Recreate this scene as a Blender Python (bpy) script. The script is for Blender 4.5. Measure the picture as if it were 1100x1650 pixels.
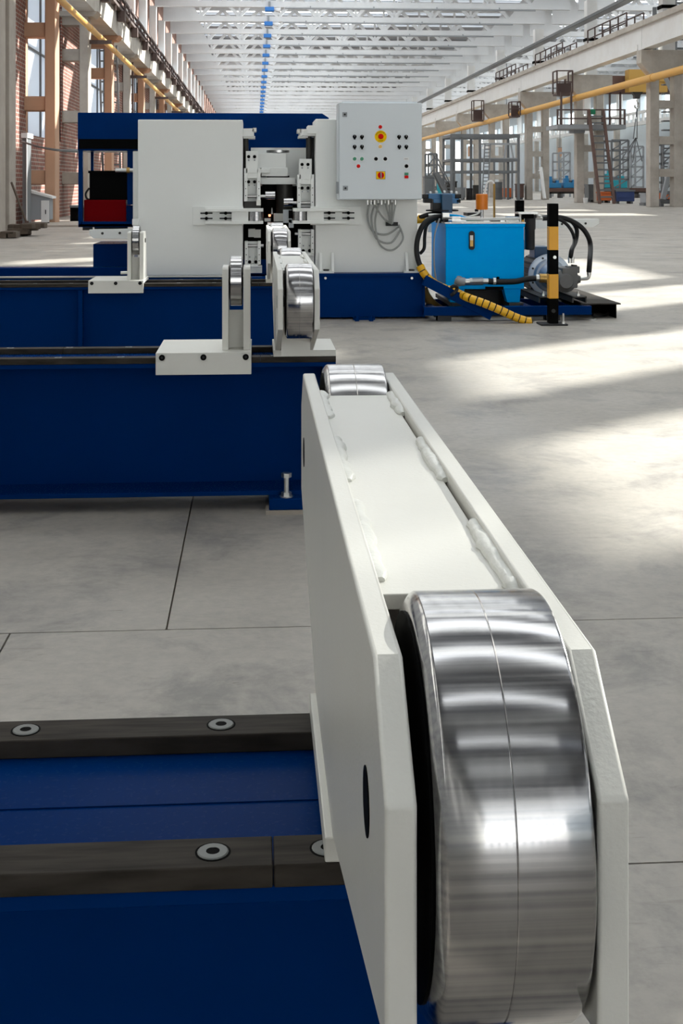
import bpy, bmesh, math, random
from mathutils import Vector, Matrix
random.seed(7)
for o in list(bpy.data.objects):
    bpy.data.objects.remove(o, do_unlink=True)
scn = bpy.context.scene
COL = scn.collection
R = math.radians

# ------------------------------------------------------------------ camera
F = 2062.5            # 45 mm shift lens on a 24x36 frame (pixels at 1100x1650)
T = 138.0 / F         # yaw of the camera to the right of the hall axis
YAW = math.atan(T)
SN, CS = math.sin(YAW), math.cos(YAW)
HOR = 296.0
cam_d = bpy.data.cameras.new('camera')
cam = bpy.data.objects.new('camera', cam_d)
COL.objects.link(cam)
cam.location = (0, 0, 1.0)
cam.rotation_euler = (R(90), 0, -YAW)
cam_d.sensor_fit = 'VERTICAL'
cam_d.sensor_height = 36.0
cam_d.sensor_width = 24.0
cam_d.lens = 45.0
cam_d.shift_y = -(825.0 - HOR) / 1650.0
cam_d.clip_start = 0.02
cam_d.clip_end = 1000
scn.camera = cam

# ------------------------------------------------------------------ light
world = bpy.data.worlds.new('world')
scn.world = world
world.use_nodes = True
wn = world.node_tree.nodes
wn['Background'].inputs[0].default_value = (0.975, 0.98, 0.97, 1)
wn['Background'].inputs[1].default_value = 2.15
SUN_AZ, SUN_EL = 38.0, 30.0
sun_d = bpy.data.lights.new('sun', 'SUN')
sun = bpy.data.objects.new('sun', sun_d)
COL.objects.link(sun)
sun_d.energy = 8.0
sun_d.angle = R(0.53)
sun_d.color = (1.0, 0.95, 0.86)
sv = Vector((math.cos(R(SUN_EL)) * math.cos(R(SUN_AZ)), math.cos(R(SUN_EL)) * math.sin(R(SUN_AZ)), math.sin(R(SUN_EL))))
sun.rotation_euler = sv.to_track_quat('Z', 'Y').to_euler()
sun.location = (30, 30, 40)

vs = scn.view_settings
vs.view_transform = 'Standard'
vs.look = 'None'
vs.exposure = 1.03
vs.gamma = 1.0
vs.use_curve_mapping = False
scn.cycles.use_denoising = True
scn.cycles.max_bounces = 8
scn.cycles.diffuse_bounces = 5
scn.cycles.glossy_bounces = 4
scn.cycles.transparent_max_bounces = 12
scn.cycles.sample_clamp_indirect = 6.0
scn.cycles.caustics_reflective = False
scn.cycles.caustics_refractive = False

# ------------------------------------------------------------------ helpers
def X(px, Y):
    u = (px - 550.0) / F
    return Y * (u + T) / (1 - T * u)
def Zh(py, Y, px=550.0):
    x = X(px, Y)
    return 1.0 - (py - HOR) * (x * SN + Y * CS) / F
def P(px, py, Y):
    return Vector((X(px, Y), Y, Zh(py, Y, px)))

ORG = {}

class MB:
    def __init__(self):
        self.v = []; self.f = []
    def add(self, vs, fs):
        n = len(self.v)
        self.v += [Vector(p) for p in vs]
        self.f += [tuple(i + n for i in f) for f in fs]
        return self
    def box(self, x0, y0, z0, x1, y1, z1):
        if x0 > x1: x0, x1 = x1, x0
        if y0 > y1: y0, y1 = y1, y0
        if z0 > z1: z0, z1 = z1, z0
        return self.add([(x0,y0,z0),(x1,y0,z0),(x1,y1,z0),(x0,y1,z0),(x0,y0,z1),(x1,y0,z1),(x1,y1,z1),(x0,y1,z1)],
                        [(0,3,2,1),(4,5,6,7),(0,1,5,4),(1,2,6,5),(2,3,7,6),(3,0,4,7)])
    def pbox(self, a, b, c, d, Y, depth):
        """box from a photograph rectangle (px0,py0,px1,py1) whose front face stands at distance Y"""
        m = (a + c) / 2
        return self.box(X(a, Y), Y, Zh(d, Y, m), X(c, Y), Y + depth, Zh(b, Y, m))
    def prism(self, poly, axis, a0, a1):
        """poly: list of 2D points; axis 'x': points are (y,z); 'y': (x,z); 'z': (x,y)"""
        def mk(p, a):
            return (a, p[0], p[1]) if axis == 'x' else ((p[0], a, p[1]) if axis == 'y' else (p[0], p[1], a))
        n = len(poly)
        vs = [mk(p, a0) for p in poly] + [mk(p, a1) for p in poly]
        fs = [tuple(range(n)), tuple(range(2 * n - 1, n - 1, -1))]
        for i in range(n):
            j = (i + 1) % n
            fs.append((j, i, i + n, j + n))
        ar = sum(poly[i][0] * poly[(i+1) % n][1] - poly[(i+1) % n][0] * poly[i][1] for i in range(n))
        flip = (ar > 0) != (axis == 'y')
        if (a1 < a0): flip = not flip
        if flip: fs = [tuple(reversed(f)) for f in fs]
        return self.add(vs, fs)
    def bar(self, p, q, w, h=None):
        """square bar between two points"""
        h = h or w
        p, q = Vector(p), Vector(q)
        d = (q - p).normalized()
        up = Vector((0, 0, 1)) if abs(d.z) < 0.95 else Vector((0, 1, 0))
        s = d.cross(up).normalized(); u = s.cross(d).normalized()
        vs = []
        for c in (p, q):
            for a, b in ((-1,-1),(1,-1),(1,1),(-1,1)):
                vs.append(c + s * a * w / 2 + u * b * h / 2)
        return self.add(vs, [(0,1,2,3),(7,6,5,4),(0,4,5,1),(1,5,6,2),(2,6,7,3),(3,7,4,0)])
    def cyl(self, p, q, r, n=20, r2=None):
        p, q = Vector(p), Vector(q)
        r2 = r if r2 is None else r2
        d = (q - p).normalized()
        up = Vector((0, 0, 1)) if abs(d.z) < 0.95 else Vector((0, 1, 0))
        s = d.cross(up).normalized(); u = s.cross(d).normalized()
        vs = []
        for c, rr in ((p, r), (q, r2)):
            for i in range(n):
                a = 2 * math.pi * i / n
                vs.append(c + s * rr * math.cos(a) + u * rr * math.sin(a))
        fs = [tuple(range(n)), tuple(range(2*n-1, n-1, -1))]
        for i in range(n):
            j = (i + 1) % n
            fs.append((j, i, i + n, j + n))
        return self.add(vs, fs)
    def lathe(self, p, q, prof, n=48):
        """prof: list of (t along p->q in metres, radius)"""
        p, q = Vector(p), Vector(q)
        d = (q - p).normalized()
        up = Vector((0, 0, 1)) if abs(d.z) < 0.95 else Vector((0, 1, 0))
        s = d.cross(up).normalized(); u = s.cross(d).normalized()
        vs = []; fs = []
        for t, r in prof:
            for i in range(n):
                a = 2 * math.pi * i / n
                vs.append(p + d * t + (s * math.cos(a) + u * math.sin(a)) * max(r, 1e-5))
        for k in range(len(prof) - 1):
            for i in range(n):
                j = (i + 1) % n
                fs.append((k*n + j, k*n + i, (k+1)*n + i, (k+1)*n + j))
        m = (len(prof) - 1) * n
        fs.append(tuple(range(n)))
        fs.append(tuple(m + i for i in range(n - 1, -1, -1)))
        return self.add(vs, fs)
    def tube(self, pts, r, n=10, sub=6, closed=False):
        pts = catmull([Vector(p) for p in pts], sub)
        return self.rawtube(pts, r, n)
    def rawtube(self, pts, r, n=10):
        vs = []; fs = []
        up = Vector((0, 0, 1))
        prev = None
        for i, p in enumerate(pts):
            d = (pts[min(i+1, len(pts)-1)] - pts[max(i-1, 0)]).normalized()
            if prev is None:
                s = d.cross(up)
                if s.length < 1e-3: s = d.cross(Vector((0, 1, 0)))
            else:
                s = prev - d * prev.dot(d)
            s.normalize(); prev = s
            u = s.cross(d)
            rr = r(i / max(1, len(pts)-1)) if callable(r) else r
            for k in range(n):
                a = 2 * math.pi * k / n
                vs.append(p + s * rr * math.cos(a) + u * rr * math.sin(a))
        for i in range(len(pts) - 1):
            for k in range(n):
                j = (k + 1) % n
                fs.append((i*n + j, i*n + k, (i+1)*n + k, (i+1)*n + j))
        fs.append(tuple(range(n)))
        m = (len(pts) - 1) * n
        fs.append(tuple(m + k for k in range(n - 1, -1, -1)))
        return self.add(vs, fs)
    def build(self, name, mat, parent=None, bevel=0.0, smooth=True, seg=2):
        org = ORG[parent.name] if parent is not None else Vector((0, 0, 0))
        me = bpy.data.meshes.new(name)
        me.from_pydata([tuple(p - org) for p in self.v], [], self.f)
        me.update()
        bm = bmesh.new(); bm.from_mesh(me)
        bmesh.ops.recalc_face_normals(bm, faces=bm.faces[:])
        bm.to_mesh(me); bm.free()
        me.materials.append(M[mat] if isinstance(mat, str) else mat)
        if smooth:
            me.polygons.foreach_set('use_smooth', [True] * len(me.polygons))
            me.set_sharp_from_angle(angle=R(32))
        o = bpy.data.objects.new(name, me)
        COL.objects.link(o)
        if parent is not None: o.parent = parent
        ORG[o.name] = org
        if bevel:
            md = o.modifiers.new('bevel', 'BEVEL')
            md.width = bevel; md.segments = seg; md.limit_method = 'ANGLE'; md.angle_limit = R(40)
            md.harden_normals = True
        return o

def catmull(pts, sub):
    out = []
    n = len(pts)
    for i in range(n - 1):
        p0 = pts[max(i-1, 0)]; p1 = pts[i]; p2 = pts[i+1]; p3 = pts[min(i+2, n-1)]
        for k in range(sub):
            t = k / sub
            out.append(0.5 * ((2*p1) + (p2 - p0)*t + (2*p0 - 5*p1 + 4*p2 - p3)*t*t + (3*p1 - p0 - 3*p2 + p3)*t**3))
    out.append(pts[-1].copy())
    return out

def tag(o, label=None, cat=None, group=None, kind=None):
    if label: o['label'] = label
    if cat: o['category'] = cat
    if group: o['group'] = group
    if kind: o['kind'] = kind
    return o
def thing(name, label, cat, loc, group=None):
    o = bpy.data.objects.new(name, None)
    COL.objects.link(o)
    o.empty_display_size = 0.1
    o.location = loc
    ORG[o.name] = Vector(loc)
    return tag(o, label, cat, group)
def struct_root(name, loc=(0, 0, 0)):
    o = bpy.data.objects.new(name, None)
    COL.objects.link(o)
    o.location = loc
    ORG[o.name] = Vector(loc)
    o['kind'] = 'structure'
    return o
def struct(name, mb, mat, **k):
    o = mb.build(name, mat, **k)
    o['kind'] = 'structure'
    return o
def copy_tree(root, delta, label=None, group=None):
    def rec(o, parent):
        c = o.copy()
        COL.objects.link(c)
        c.parent = parent
        for ch in list(o.children):
            rec(ch, c)
        return c
    r = rec(root, None)
    r.location = root.location + Vector(delta)
    ORG[r.name] = r.location.copy()
    if label: r['label'] = label
    if group: r['group'] = group
    return r
ORD = ['first', 'second', 'third', 'fourth', 'fifth', 'sixth', 'seventh', 'eighth', 'ninth', 'tenth', 'eleventh', 'twelfth',
       'thirteenth', 'fourteenth', 'fifteenth', 'sixteenth', 'seventeenth', 'eighteenth', 'nineteenth', 'twentieth']
ORD += ['twenty-' + q for q in ORD[:9]] + ['thirtieth'] + ['thirty-' + q for q in ORD[:9]]

# ------------------------------------------------------------------ materials
M = {}
def principled(name, col, rough=0.5, metal=0.0, spec=0.5, noise=None, bump=0.0, bump_scale=60.0, emit=None, coat=0.0, rvar=0.0):
    m = bpy.data.materials.new(name)
    m.use_nodes = True
    nt = m.node_tree; b = nt.nodes['Principled BSDF']
    b.inputs['Base Color'].default_value = (*col, 1)
    b.inputs['Roughness'].default_value = rough
    b.inputs['Metallic'].default_value = metal
    b.inputs['Specular IOR Level'].default_value = spec
    b.inputs['Coat Weight'].default_value = coat
    if spec < 0.25: b.inputs['IOR'].default_value = 1.2; b.inputs['Specular IOR Level'].default_value = 0.05
    geo = nt.nodes.new('ShaderNodeNewGeometry')
    if noise:
        sc_, amt, col2 = noise
        n = nt.nodes.new('ShaderNodeTexNoise'); n.inputs['Scale'].default_value = sc_; n.inputs['Detail'].default_value = 6
        n.inputs['Roughness'].default_value = 0.65
        nt.links.new(geo.outputs['Position'], n.inputs['Vector'])
        r = nt.nodes.new('ShaderNodeValToRGB')
        r.color_ramp.elements[0].position = 0.35; r.color_ramp.elements[1].position = 0.7
        r.color_ramp.elements[0].color = (*col, 1)
        r.color_ramp.elements[1].color = (*[a + (c - a) * amt for a, c in zip(col, col2)], 1)
        nt.links.new(n.outputs['Fac'], r.inputs['Fac'])
        nt.links.new(r.outputs['Color'], b.inputs['Base Color'])
    if bump or rvar:
        n2 = nt.nodes.new('ShaderNodeTexNoise'); n2.inputs['Scale'].default_value = bump_scale; n2.inputs['Detail'].default_value = 3
        nt.links.new(geo.outputs['Position'], n2.inputs['Vector'])
        if bump:
            bp = nt.nodes.new('ShaderNodeBump'); bp.inputs['Strength'].default_value = bump; bp.inputs['Distance'].default_value = 0.002
            nt.links.new(n2.outputs['Fac'], bp.inputs['Height'])
            nt.links.new(bp.outputs['Normal'], b.inputs['Normal'])
        if rvar:
            mr = nt.nodes.new('ShaderNodeMapRange')
            mr.inputs['To Min'].default_value = max(0.02, rough - rvar); mr.inputs['To Max'].default_value = rough + rvar
            nt.links.new(n2.outputs['Fac'], mr.inputs['Value'])
            nt.links.new(mr.outputs['Result'], b.inputs['Roughness'])
    if emit:
        b.inputs['Emission Color'].default_value = (*emit[0], 1)
        b.inputs['Emission Strength'].default_value = emit[1]
    M[name] = m
    return m

principled('white_paint', (0.71, 0.70, 0.655), 0.38, noise=(9.0, 0.5, (0.67, 0.655, 0.605)), bump=0.12, bump_scale=350)
principled('white_steel', (0.82, 0.83, 0.81), 0.45, noise=(3.0, 0.4, (0.79, 0.80, 0.775)))
principled('weld_paint', (0.70, 0.70, 0.66), 0.35, bump=0.5, bump_scale=160)
principled('cabinet_grey', (0.66, 0.71, 0.75), 0.42)
principled('blue_paint', (0.0004, 0.0225, 0.120), 0.26, spec=0.06, noise=(4.0, 0.5, (0.0004, 0.028, 0.145)), bump=0.02, bump_scale=220, rvar=0.06)
principled('tank_blue', (0.0, 0.40, 0.98), 0.3, spec=0.1)
principled('deep_teal', (0.005, 0.06, 0.14), 0.4)
principled('valve_blue', (0.0, 0.12, 0.30), 0.35)
principled('black_paint', (0.004, 0.004, 0.004), 0.5, spec=0.2)
principled('black_rubber', (0.008, 0.008, 0.009), 0.5, spec=0.3)
principled('dark_grey', (0.022, 0.022, 0.024), 0.5, spec=0.25)
principled('dark_steel', (0.045, 0.043, 0.04), 0.45, metal=0.4, spec=0.3)
principled('red_box', (0.15, 0.002, 0.004), 0.4, spec=0.2)
principled('red', (0.62, 0.012, 0.01), 0.35, spec=0.1)
principled('green', (0.0, 0.20, 0.09), 0.35)
principled('yellow', (0.95, 0.62, 0.01), 0.4, spec=0.1)
principled('amber', (0.75, 0.45, 0.10), 0.4)
principled('hazard_yellow', (0.72, 0.34, 0.005), 0.4)
principled('sleeve_yellow', (0.78, 0.42, 0.01), 0.35)
principled('orange', (0.72, 0.19, 0.005), 0.35)
principled('orange_far', (0.55, 0.13, 0.03), 0.6)
principled('steel', (0.55, 0.54, 0.53), 0.3, metal=1.0)
principled('zinc', (0.62, 0.62, 0.60), 0.35, metal=1.0)
principled('bolt_zinc', (0.17, 0.175, 0.17), 0.5, metal=0.7)
principled('bolt_black', (0.006, 0.006, 0.006), 0.5, spec=0.1)
principled('cast_grey', (0.09, 0.09, 0.09), 0.5, noise=(30, 0.4, (0.12, 0.12, 0.12)))
principled('bell_alu', (0.52, 0.58, 0.66), 0.4, metal=0.6)
principled('pipe_yellow', (0.72, 0.38, 0.06), 0.45, noise=(1.2, 0.5, (0.66, 0.40, 0.14)))
principled('concrete_col', (0.42, 0.375, 0.325), 0.85, noise=(1.6, 0.7, (0.29, 0.25, 0.215)), bump=0.3, bump_scale=20)
principled('concrete_orange', (0.52, 0.31, 0.20), 0.85, noise=(1.2, 0.7, (0.44, 0.27, 0.18)), bump=0.3, bump_scale=20)
principled('whitewash', (0.76, 0.77, 0.77), 0.8, noise=(0.9, 0.6, (0.66, 0.65, 0.63)))
principled('whitewash_old', (0.50, 0.47, 0.425), 0.85, noise=(1.3, 0.8, (0.34, 0.30, 0.26)))
principled('truss_white', (0.72, 0.735, 0.75), 0.7, noise=(0.5, 0.6, (0.58, 0.60, 0.63)))
principled('deck_grey', (0.34, 0.355, 0.385), 0.8, noise=(0.3, 0.6, (0.24, 0.255, 0.285)))
principled('wall_blue', (0.50, 0.56, 0.60), 0.8, noise=(0.2, 0.6, (0.40, 0.46, 0.52)))
principled('rust', (0.12, 0.065, 0.05), 0.75, noise=(3, 0.6, (0.07, 0.045, 0.04)))
principled('far_steel', (0.13, 0.14, 0.15), 0.6, noise=(2, 0.5, (0.18, 0.19, 0.20)))
principled('far_blue', (0.02, 0.19, 0.40), 0.6)
principled('far_navy', (0.025, 0.05, 0.16), 0.6)
principled('far_teal', (0.02, 0.34, 0.42), 0.6)
principled('far_grey', (0.30, 0.32, 0.34), 0.7)
principled('crane_yellow', (0.50, 0.29, 0.06), 0.6)
principled('wood_old', (0.10, 0.075, 0.055), 0.85, noise=(6, 0.6, (0.05, 0.04, 0.03)))
principled('plastic_white', (0.75, 0.75, 0.75), 0.4)
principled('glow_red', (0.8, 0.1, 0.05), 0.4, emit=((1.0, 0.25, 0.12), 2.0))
principled('lamp_blue', (0.02, 0.16, 0.50), 0.5)
principled('cable_grey', (0.33, 0.34, 0.33), 0.5)
principled('brass', (0.42, 0.26, 0.08), 0.35, metal=0.8)
principled('iron_brown', (0.085, 0.055, 0.05), 0.7)

def mat_roller():
    m = bpy.data.materials.new('roller_steel'); m.use_nodes = True
    nt = m.node_tree; b = nt.nodes['Principled BSDF']
    b.inputs['Metallic'].default_value = 1.0
    b.inputs['Anisotropic'].default_value = 0.75
    tg = nt.nodes.new('ShaderNodeTangent'); tg.direction_type = 'RADIAL'; tg.axis = 'X'
    nt.links.new(tg.outputs[0], b.inputs['Tangent'])
    tc = nt.nodes.new('ShaderNodeTexCoord')
    mp = nt.nodes.new('ShaderNodeMapping'); mp.inputs['Scale'].default_value = (1.5, 230, 230)
    nt.links.new(tc.outputs['Object'], mp.inputs['Vector'])
    n = nt.nodes.new('ShaderNodeTexNoise'); n.inputs['Scale'].default_value = 1.0; n.inputs['Detail'].default_value = 4
    nt.links.new(mp.outputs['Vector'], n.inputs['Vector'])
    mr = nt.nodes.new('ShaderNodeMapRange'); mr.inputs['From Min'].default_value = 0.3; mr.inputs['From Max'].default_value = 0.7
    mr.inputs['To Min'].default_value = 0.09; mr.inputs['To Max'].default_value = 0.2
    nt.links.new(n.outputs['Fac'], mr.inputs['Value']); nt.links.new(mr.outputs['Result'], b.inputs['Roughness'])
    r = nt.nodes.new('ShaderNodeValToRGB')
    r.color_ramp.elements[0].position = 0.3; r.color_ramp.elements[0].color = (0.33, 0.325, 0.34, 1)
    r.color_ramp.elements[1].position = 0.72; r.color_ramp.elements[1].color = (0.58, 0.565, 0.55, 1)
    nt.links.new(n.outputs['Fac'], r.inputs['Fac']); nt.links.new(r.outputs['Color'], b.inputs['Base Color'])
    bp = nt.nodes.new('ShaderNodeBump'); bp.inputs['Strength'].default_value = 0.03; bp.inputs['Distance'].default_value = 0.0006
    nt.links.new(n.outputs['Fac'], bp.inputs['Height']); nt.links.new(bp.outputs['Normal'], b.inputs['Normal'])
    M['roller_steel'] = m
mat_roller()

def mat_rail():
    m = bpy.data.materials.new('rail_steel'); m.use_nodes = True
    nt = m.node_tree; b = nt.nodes['Principled BSDF']
    b.inputs['Metallic'].default_value = 0.2; b.inputs['Roughness'].default_value = 0.5; b.inputs['IOR'].default_value = 1.2; b.inputs['Specular IOR Level'].default_value = 0.1
    geo = nt.nodes.new('ShaderNodeNewGeometry')
    mp = nt.nodes.new('ShaderNodeMapping'); mp.inputs['Scale'].default_value = (14, 140, 60)
    nt.links.new(geo.outputs['Position'], mp.inputs['Vector'])
    n = nt.nodes.new('ShaderNodeTexNoise'); n.inputs['Scale'].default_value = 1.0; n.inputs['Detail'].default_value = 5
    nt.links.new(mp.outputs['Vector'], n.inputs['Vector'])
    r = nt.nodes.new('ShaderNodeValToRGB')
    r.color_ramp.elements[0].position = 0.3; r.color_ramp.elements[0].color = (0.025, 0.022, 0.019, 1)
    r.color_ramp.elements[1].position = 0.75; r.color_ramp.elements[1].color = (0.06, 0.052, 0.045, 1)
    nt.links.new(n.outputs['Fac'], r.inputs['Fac']); nt.links.new(r.outputs['Color'], b.inputs['Base Color'])
    M['rail_steel'] = m
mat_rail()

def mat_floor():
    m = bpy.data.materials.new('floor_concrete'); m.use_nodes = True
    nt = m.node_tree; b = nt.nodes['Principled BSDF']
    L = nt.links.new
    geo = nt.nodes.new('ShaderNodeNewGeometry')
    def noise(scale, detail, rough, vec=None, dist=0.0):
        n = nt.nodes.new('ShaderNodeTexNoise'); n.inputs['Scale'].default_value = scale; n.inputs['Detail'].default_value = detail
        n.inputs['Roughness'].default_value = rough; n.inputs['Distortion'].default_value = dist
        L(vec if vec else geo.outputs['Position'], n.inputs['Vector']); return n
    def ramp(fac, p0, c0, p1, c1):
        r = nt.nodes.new('ShaderNodeValToRGB')
        r.color_ramp.elements[0].position = p0; r.color_ramp.elements[0].color = (*c0, 1)
        r.color_ramp.elements[1].position = p1; r.color_ramp.elements[1].color = (*c1, 1)
        L(fac, r.inputs['Fac']); return r
    def mul(a, c, fac=1.0):
        x = nt.nodes.new('ShaderNodeMix'); x.data_type = 'RGBA'; x.blend_type = 'MULTIPLY'; x.inputs[0].default_value = fac
        L(a, x.inputs[6]); L(c, x.inputs[7]); return x.outputs[2]
    base = ramp(noise(0.7, 8, 0.65, dist=0.5).outputs['Fac'], 0.25, (0.33, 0.305, 0.27), 0.78, (0.445, 0.415, 0.375))
    stains = ramp(noise(2.3, 7, 0.72, dist=0.4).outputs['Fac'], 0.34, (0.60, 0.61, 0.64), 0.50, (1, 1, 1))
    fine = ramp(noise(28, 6, 0.7).outputs['Fac'], 0.3, (0.86, 0.86, 0.86), 0.62, (1.04, 1.03, 1.02))
    mp = nt.nodes.new('ShaderNodeMapping'); mp.inputs['Scale'].default_value = (9, 60, 9)
    L(geo.outputs['Position'], mp.inputs['Vector'])
    scuff = ramp(noise(1.0, 4, 0.6, mp.outputs['Vector'], 0.6).outputs['Fac'], 0.28, (0.70, 0.69, 0.68), 0.38, (1, 1, 1))
    mp2 = nt.nodes.new('ShaderNodeMapping'); mp2.inputs['Scale'].default_value = (16, 38, 16); mp2.inputs['Rotation'].default_value = (0, 0, 0.4)
    L(geo.outputs['Position'], mp2.inputs['Vector'])
    chips = ramp(noise(1.0, 5, 0.55, mp2.outputs['Vector'], 0.8).outputs['Fac'], 0.235, (0.42, 0.38, 0.34), 0.262, (1, 1, 1))
    c = mul(mul(mul(mul(base.outputs['Color'], stains.outputs['Color'], 0.85), fine.outputs['Color']), scuff.outputs['Color'], 0.6), chips.outputs['Color'])
    L(c, b.inputs['Base Color'])
    rr = ramp(noise(1.5, 6, 0.6).outputs['Fac'], 0.3, (0.38, 0.38, 0.38), 0.7, (0.6, 0.6, 0.6))
    L(rr.outputs['Color'], b.inputs['Roughness'])
    bp = nt.nodes.new('ShaderNodeBump'); bp.inputs['Strength'].default_value = 0.12; bp.inputs['Distance'].default_value = 0.003
    L(noise(45, 5, 0.6).outputs['Fac'], bp.inputs['Height']); L(bp.outputs['Normal'], b.inputs['Normal'])
    M['floor_concrete'] = m
mat_floor()
principled('joint_dark', (0.14, 0.11, 0.085), 0.9)

def mat_brick():
    m = bpy.data.materials.new('brick'); m.use_nodes = True
    nt = m.node_tree; b = nt.nodes['Principled BSDF']; L = nt.links.new
    b.inputs['Roughness'].default_value = 0.9
    geo = nt.nodes.new('ShaderNodeNewGeometry')
    sx = nt.nodes.new('ShaderNodeSeparateXYZ'); L(geo.outputs['Position'], sx.inputs[0])
    cb = nt.nodes.new('ShaderNodeCombineXYZ'); L(sx.outputs['Y'], cb.inputs[0]); L(sx.outputs['Z'], cb.inputs[1])
    br = nt.nodes.new('ShaderNodeTexBrick')
    br.inputs['Color1'].default_value = (0.30, 0.105, 0.075, 1); br.inputs['Color2'].default_value = (0.20, 0.085, 0.07, 1)
    br.inputs['Mortar'].default_value = (0.40, 0.35, 0.31, 1)
    br.inputs['Scale'].default_value = 1.0; br.inputs['Brick Width'].default_value = 0.27; br.inputs['Row Height'].default_value = 0.105
    br.inputs['Mortar Size'].default_value = 0.016
    L(cb.outputs[0], br.inputs['Vector'])
    n = nt.nodes.new('ShaderNodeTexNoise'); n.inputs['Scale'].default_value = 2.2; n.inputs['Detail'].default_value = 6
    L(geo.outputs['Position'], n.inputs['Vector'])
    r = nt.nodes.new('ShaderNodeValToRGB')
    r.color_ramp.elements[0].position = 0.35; r.color_ramp.elements[0].color = (0.75, 0.72, 0.7, 1)
    r.color_ramp.elements[1].position = 0.75; r.color_ramp.elements[1].color = (1.25, 1.2, 1.15, 1)
    L(n.outputs['Fac'], r.inputs['Fac'])
    x = nt.nodes.new('ShaderNodeMix'); x.data_type = 'RGBA'; x.blend_type = 'MULTIPLY'; x.inputs[0].default_value = 1
    L(br.outputs['Color'], x.inputs[6]); L(r.outputs['Color'], x.inputs[7]); L(x.outputs[2], b.inputs['Base Color'])
    bp = nt.nodes.new('ShaderNodeBump'); bp.inputs['Strength'].default_value = 0.6; bp.inputs['Distance'].default_value = 0.01; bp.invert = True
    L(br.outputs['Fac'], bp.inputs['Height']); L(bp.outputs['Normal'], b.inputs['Normal'])
    M['brick'] = m
mat_brick()

def mat_glass():
    m = bpy.data.materials.new('clear_pane'); m.use_nodes = True
    nt = m.node_tree; nt.nodes.remove(nt.nodes['Principled BSDF'])
    out = nt.nodes['Material Output']
    t = nt.nodes.new('ShaderNodeBsdfTransparent'); t.inputs[0].default_value = (0.94, 0.96, 0.97, 1)
    g = nt.nodes.new('ShaderNodeBsdfGlossy'); g.inputs['Roughness'].default_value = 0.08
    mx = nt.nodes.new('ShaderNodeMixShader'); mx.inputs[0].default_value = 0.06
    nt.links.new(t.outputs[0], mx.inputs[1]); nt.links.new(g.outputs[0], mx.inputs[2]); nt.links.new(mx.outputs[0], out.inputs[0])
    M['clear_pane'] = m
    m = bpy.data.materials.new('milky_pane'); m.use_nodes = True
    nt = m.node_tree; nt.nodes.remove(nt.nodes['Principled BSDF'])
    out = nt.nodes['Material Output']
    d = nt.nodes.new('ShaderNodeBsdfDiffuse'); d.inputs[0].default_value = (0.75, 0.79, 0.83, 1)
    t = nt.nodes.new('ShaderNodeBsdfTranslucent'); t.inputs[0].default_value = (0.72, 0.78, 0.86, 1)
    mx = nt.nodes.new('ShaderNodeMixShader'); mx.inputs[0].default_value = 0.35
    nt.links.new(d.outputs[0], mx.inputs[1]); nt.links.new(t.outputs[0], mx.inputs[2]); nt.links.new(mx.outputs[0], out.inputs[0])
    M['milky_pane'] = m
mat_glass()

# ================================================================== STRUCTURE
BAY = 6.3
ZD = 12.5                       # underside of the roof deck
XL, XR = -5.0, 16.9             # inner faces of the column rows
# ---- floor: slabs with open joints over a dark bed
floor = struct('floor', MB().box(-12, -61, -0.30, 45, 245, -0.012), 'joint_dark')
ORG[floor.name] = Vector((0, 0, 0))
def slab(x0, y0, x1, y1, j=0.0022):
    MB().box(x0 + j, y0 + j, -0.15, x1 - j, y1 - j, 0.0).build('floor_slab', 'floor_concrete', floor, smooth=False)
rows = [-61, -16.15, -10.15, -4.15, 1.85, 2.89, 8.9, 14.9, 20.9, 26.9, 32.9]
for i in range(len(rows) - 1):
    y0, y1 = rows[i], rows[i+1]
    off = -0.545 if abs(y0 - 1.85) < 1e-6 else -0.2
    xs = [-12] + [off + 6.0 * k for k in range(-1, 8)] + [45]
    for a, b_ in zip(xs[:-1], xs[1:]):
        if b_ > a: slab(a, y0, b_, y1)
MB().box(-12, 32.902, -0.15, 45, 245, 0.0).build('floor_slab', 'floor_concrete', floor, smooth=False)

# ---- left wall: brick bays and tall windows between the columns
YA = 32.4
wl = MB()
XW = -5.78
def wbox(y0, y1, z0, z1): wl.box(XW - 0.4, y0, z0, XW, y1, z1)
cols_y = [YA + BAY * k for k in range(-1, 34)]
wbox(22.0, YA + 0.3, 0, ZD)
struct('wall_left_near', MB().box(XW - 0.4, -60.5, 0, XW, 22.0, ZD), 'whitewash', smooth=False)  # unseen near stretch, whitened to bounce light onto left-facing sides
nwin = 0
win_list = []
for k in range(0, 33):
    y0 = YA + BAY * k + 0.3; y1 = y0 + BAY
    if k % 2 == 0:
        wbox(y0, y1, 0, 2.25); wbox(y0, y1, 9.2, ZD); wbox(y1 - 0.3, y1, 2.25, 9.2)
        win_list.append((y0, y1 - 0.3))
    else:
        wbox(y0, y1, 0, ZD)
struct('wall_left', wl, 'brick', smooth=False)
for i, (y0, y1) in enumerate(win_list[:12]):
    w = struct_root('window_%d' % (i + 1), (XW, y0, 2.25))
    ys = [y0, y0 + 0.75, y0 + 2.85, y0 + 4.95, y1]
    for a, b_ in zip(ys[:-1], ys[1:]):
        for z0, z1 in ((2.25, 4.55), (4.55, 6.85), (6.85, 9.2)):
            MB().box(XW - 0.16, a + 0.03, z0 + 0.03, XW - 0.13, b_ - 0.03, z1 - 0.03).build('pane', 'milky_pane', w, smooth=False)
    for a in ys:
        MB().box(XW - 0.2, a - 0.04, 2.25, XW - 0.08, a + 0.04, 9.2).build('mullion', 'far_steel', w, smooth=False)
    for z in (2.25, 4.55, 6.85, 9.2):
        MB().box(XW - 0.2, y0, z - 0.03, XW - 0.10, y1, z + 0.03).build('transom', 'far_steel', w, smooth=False)

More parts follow.
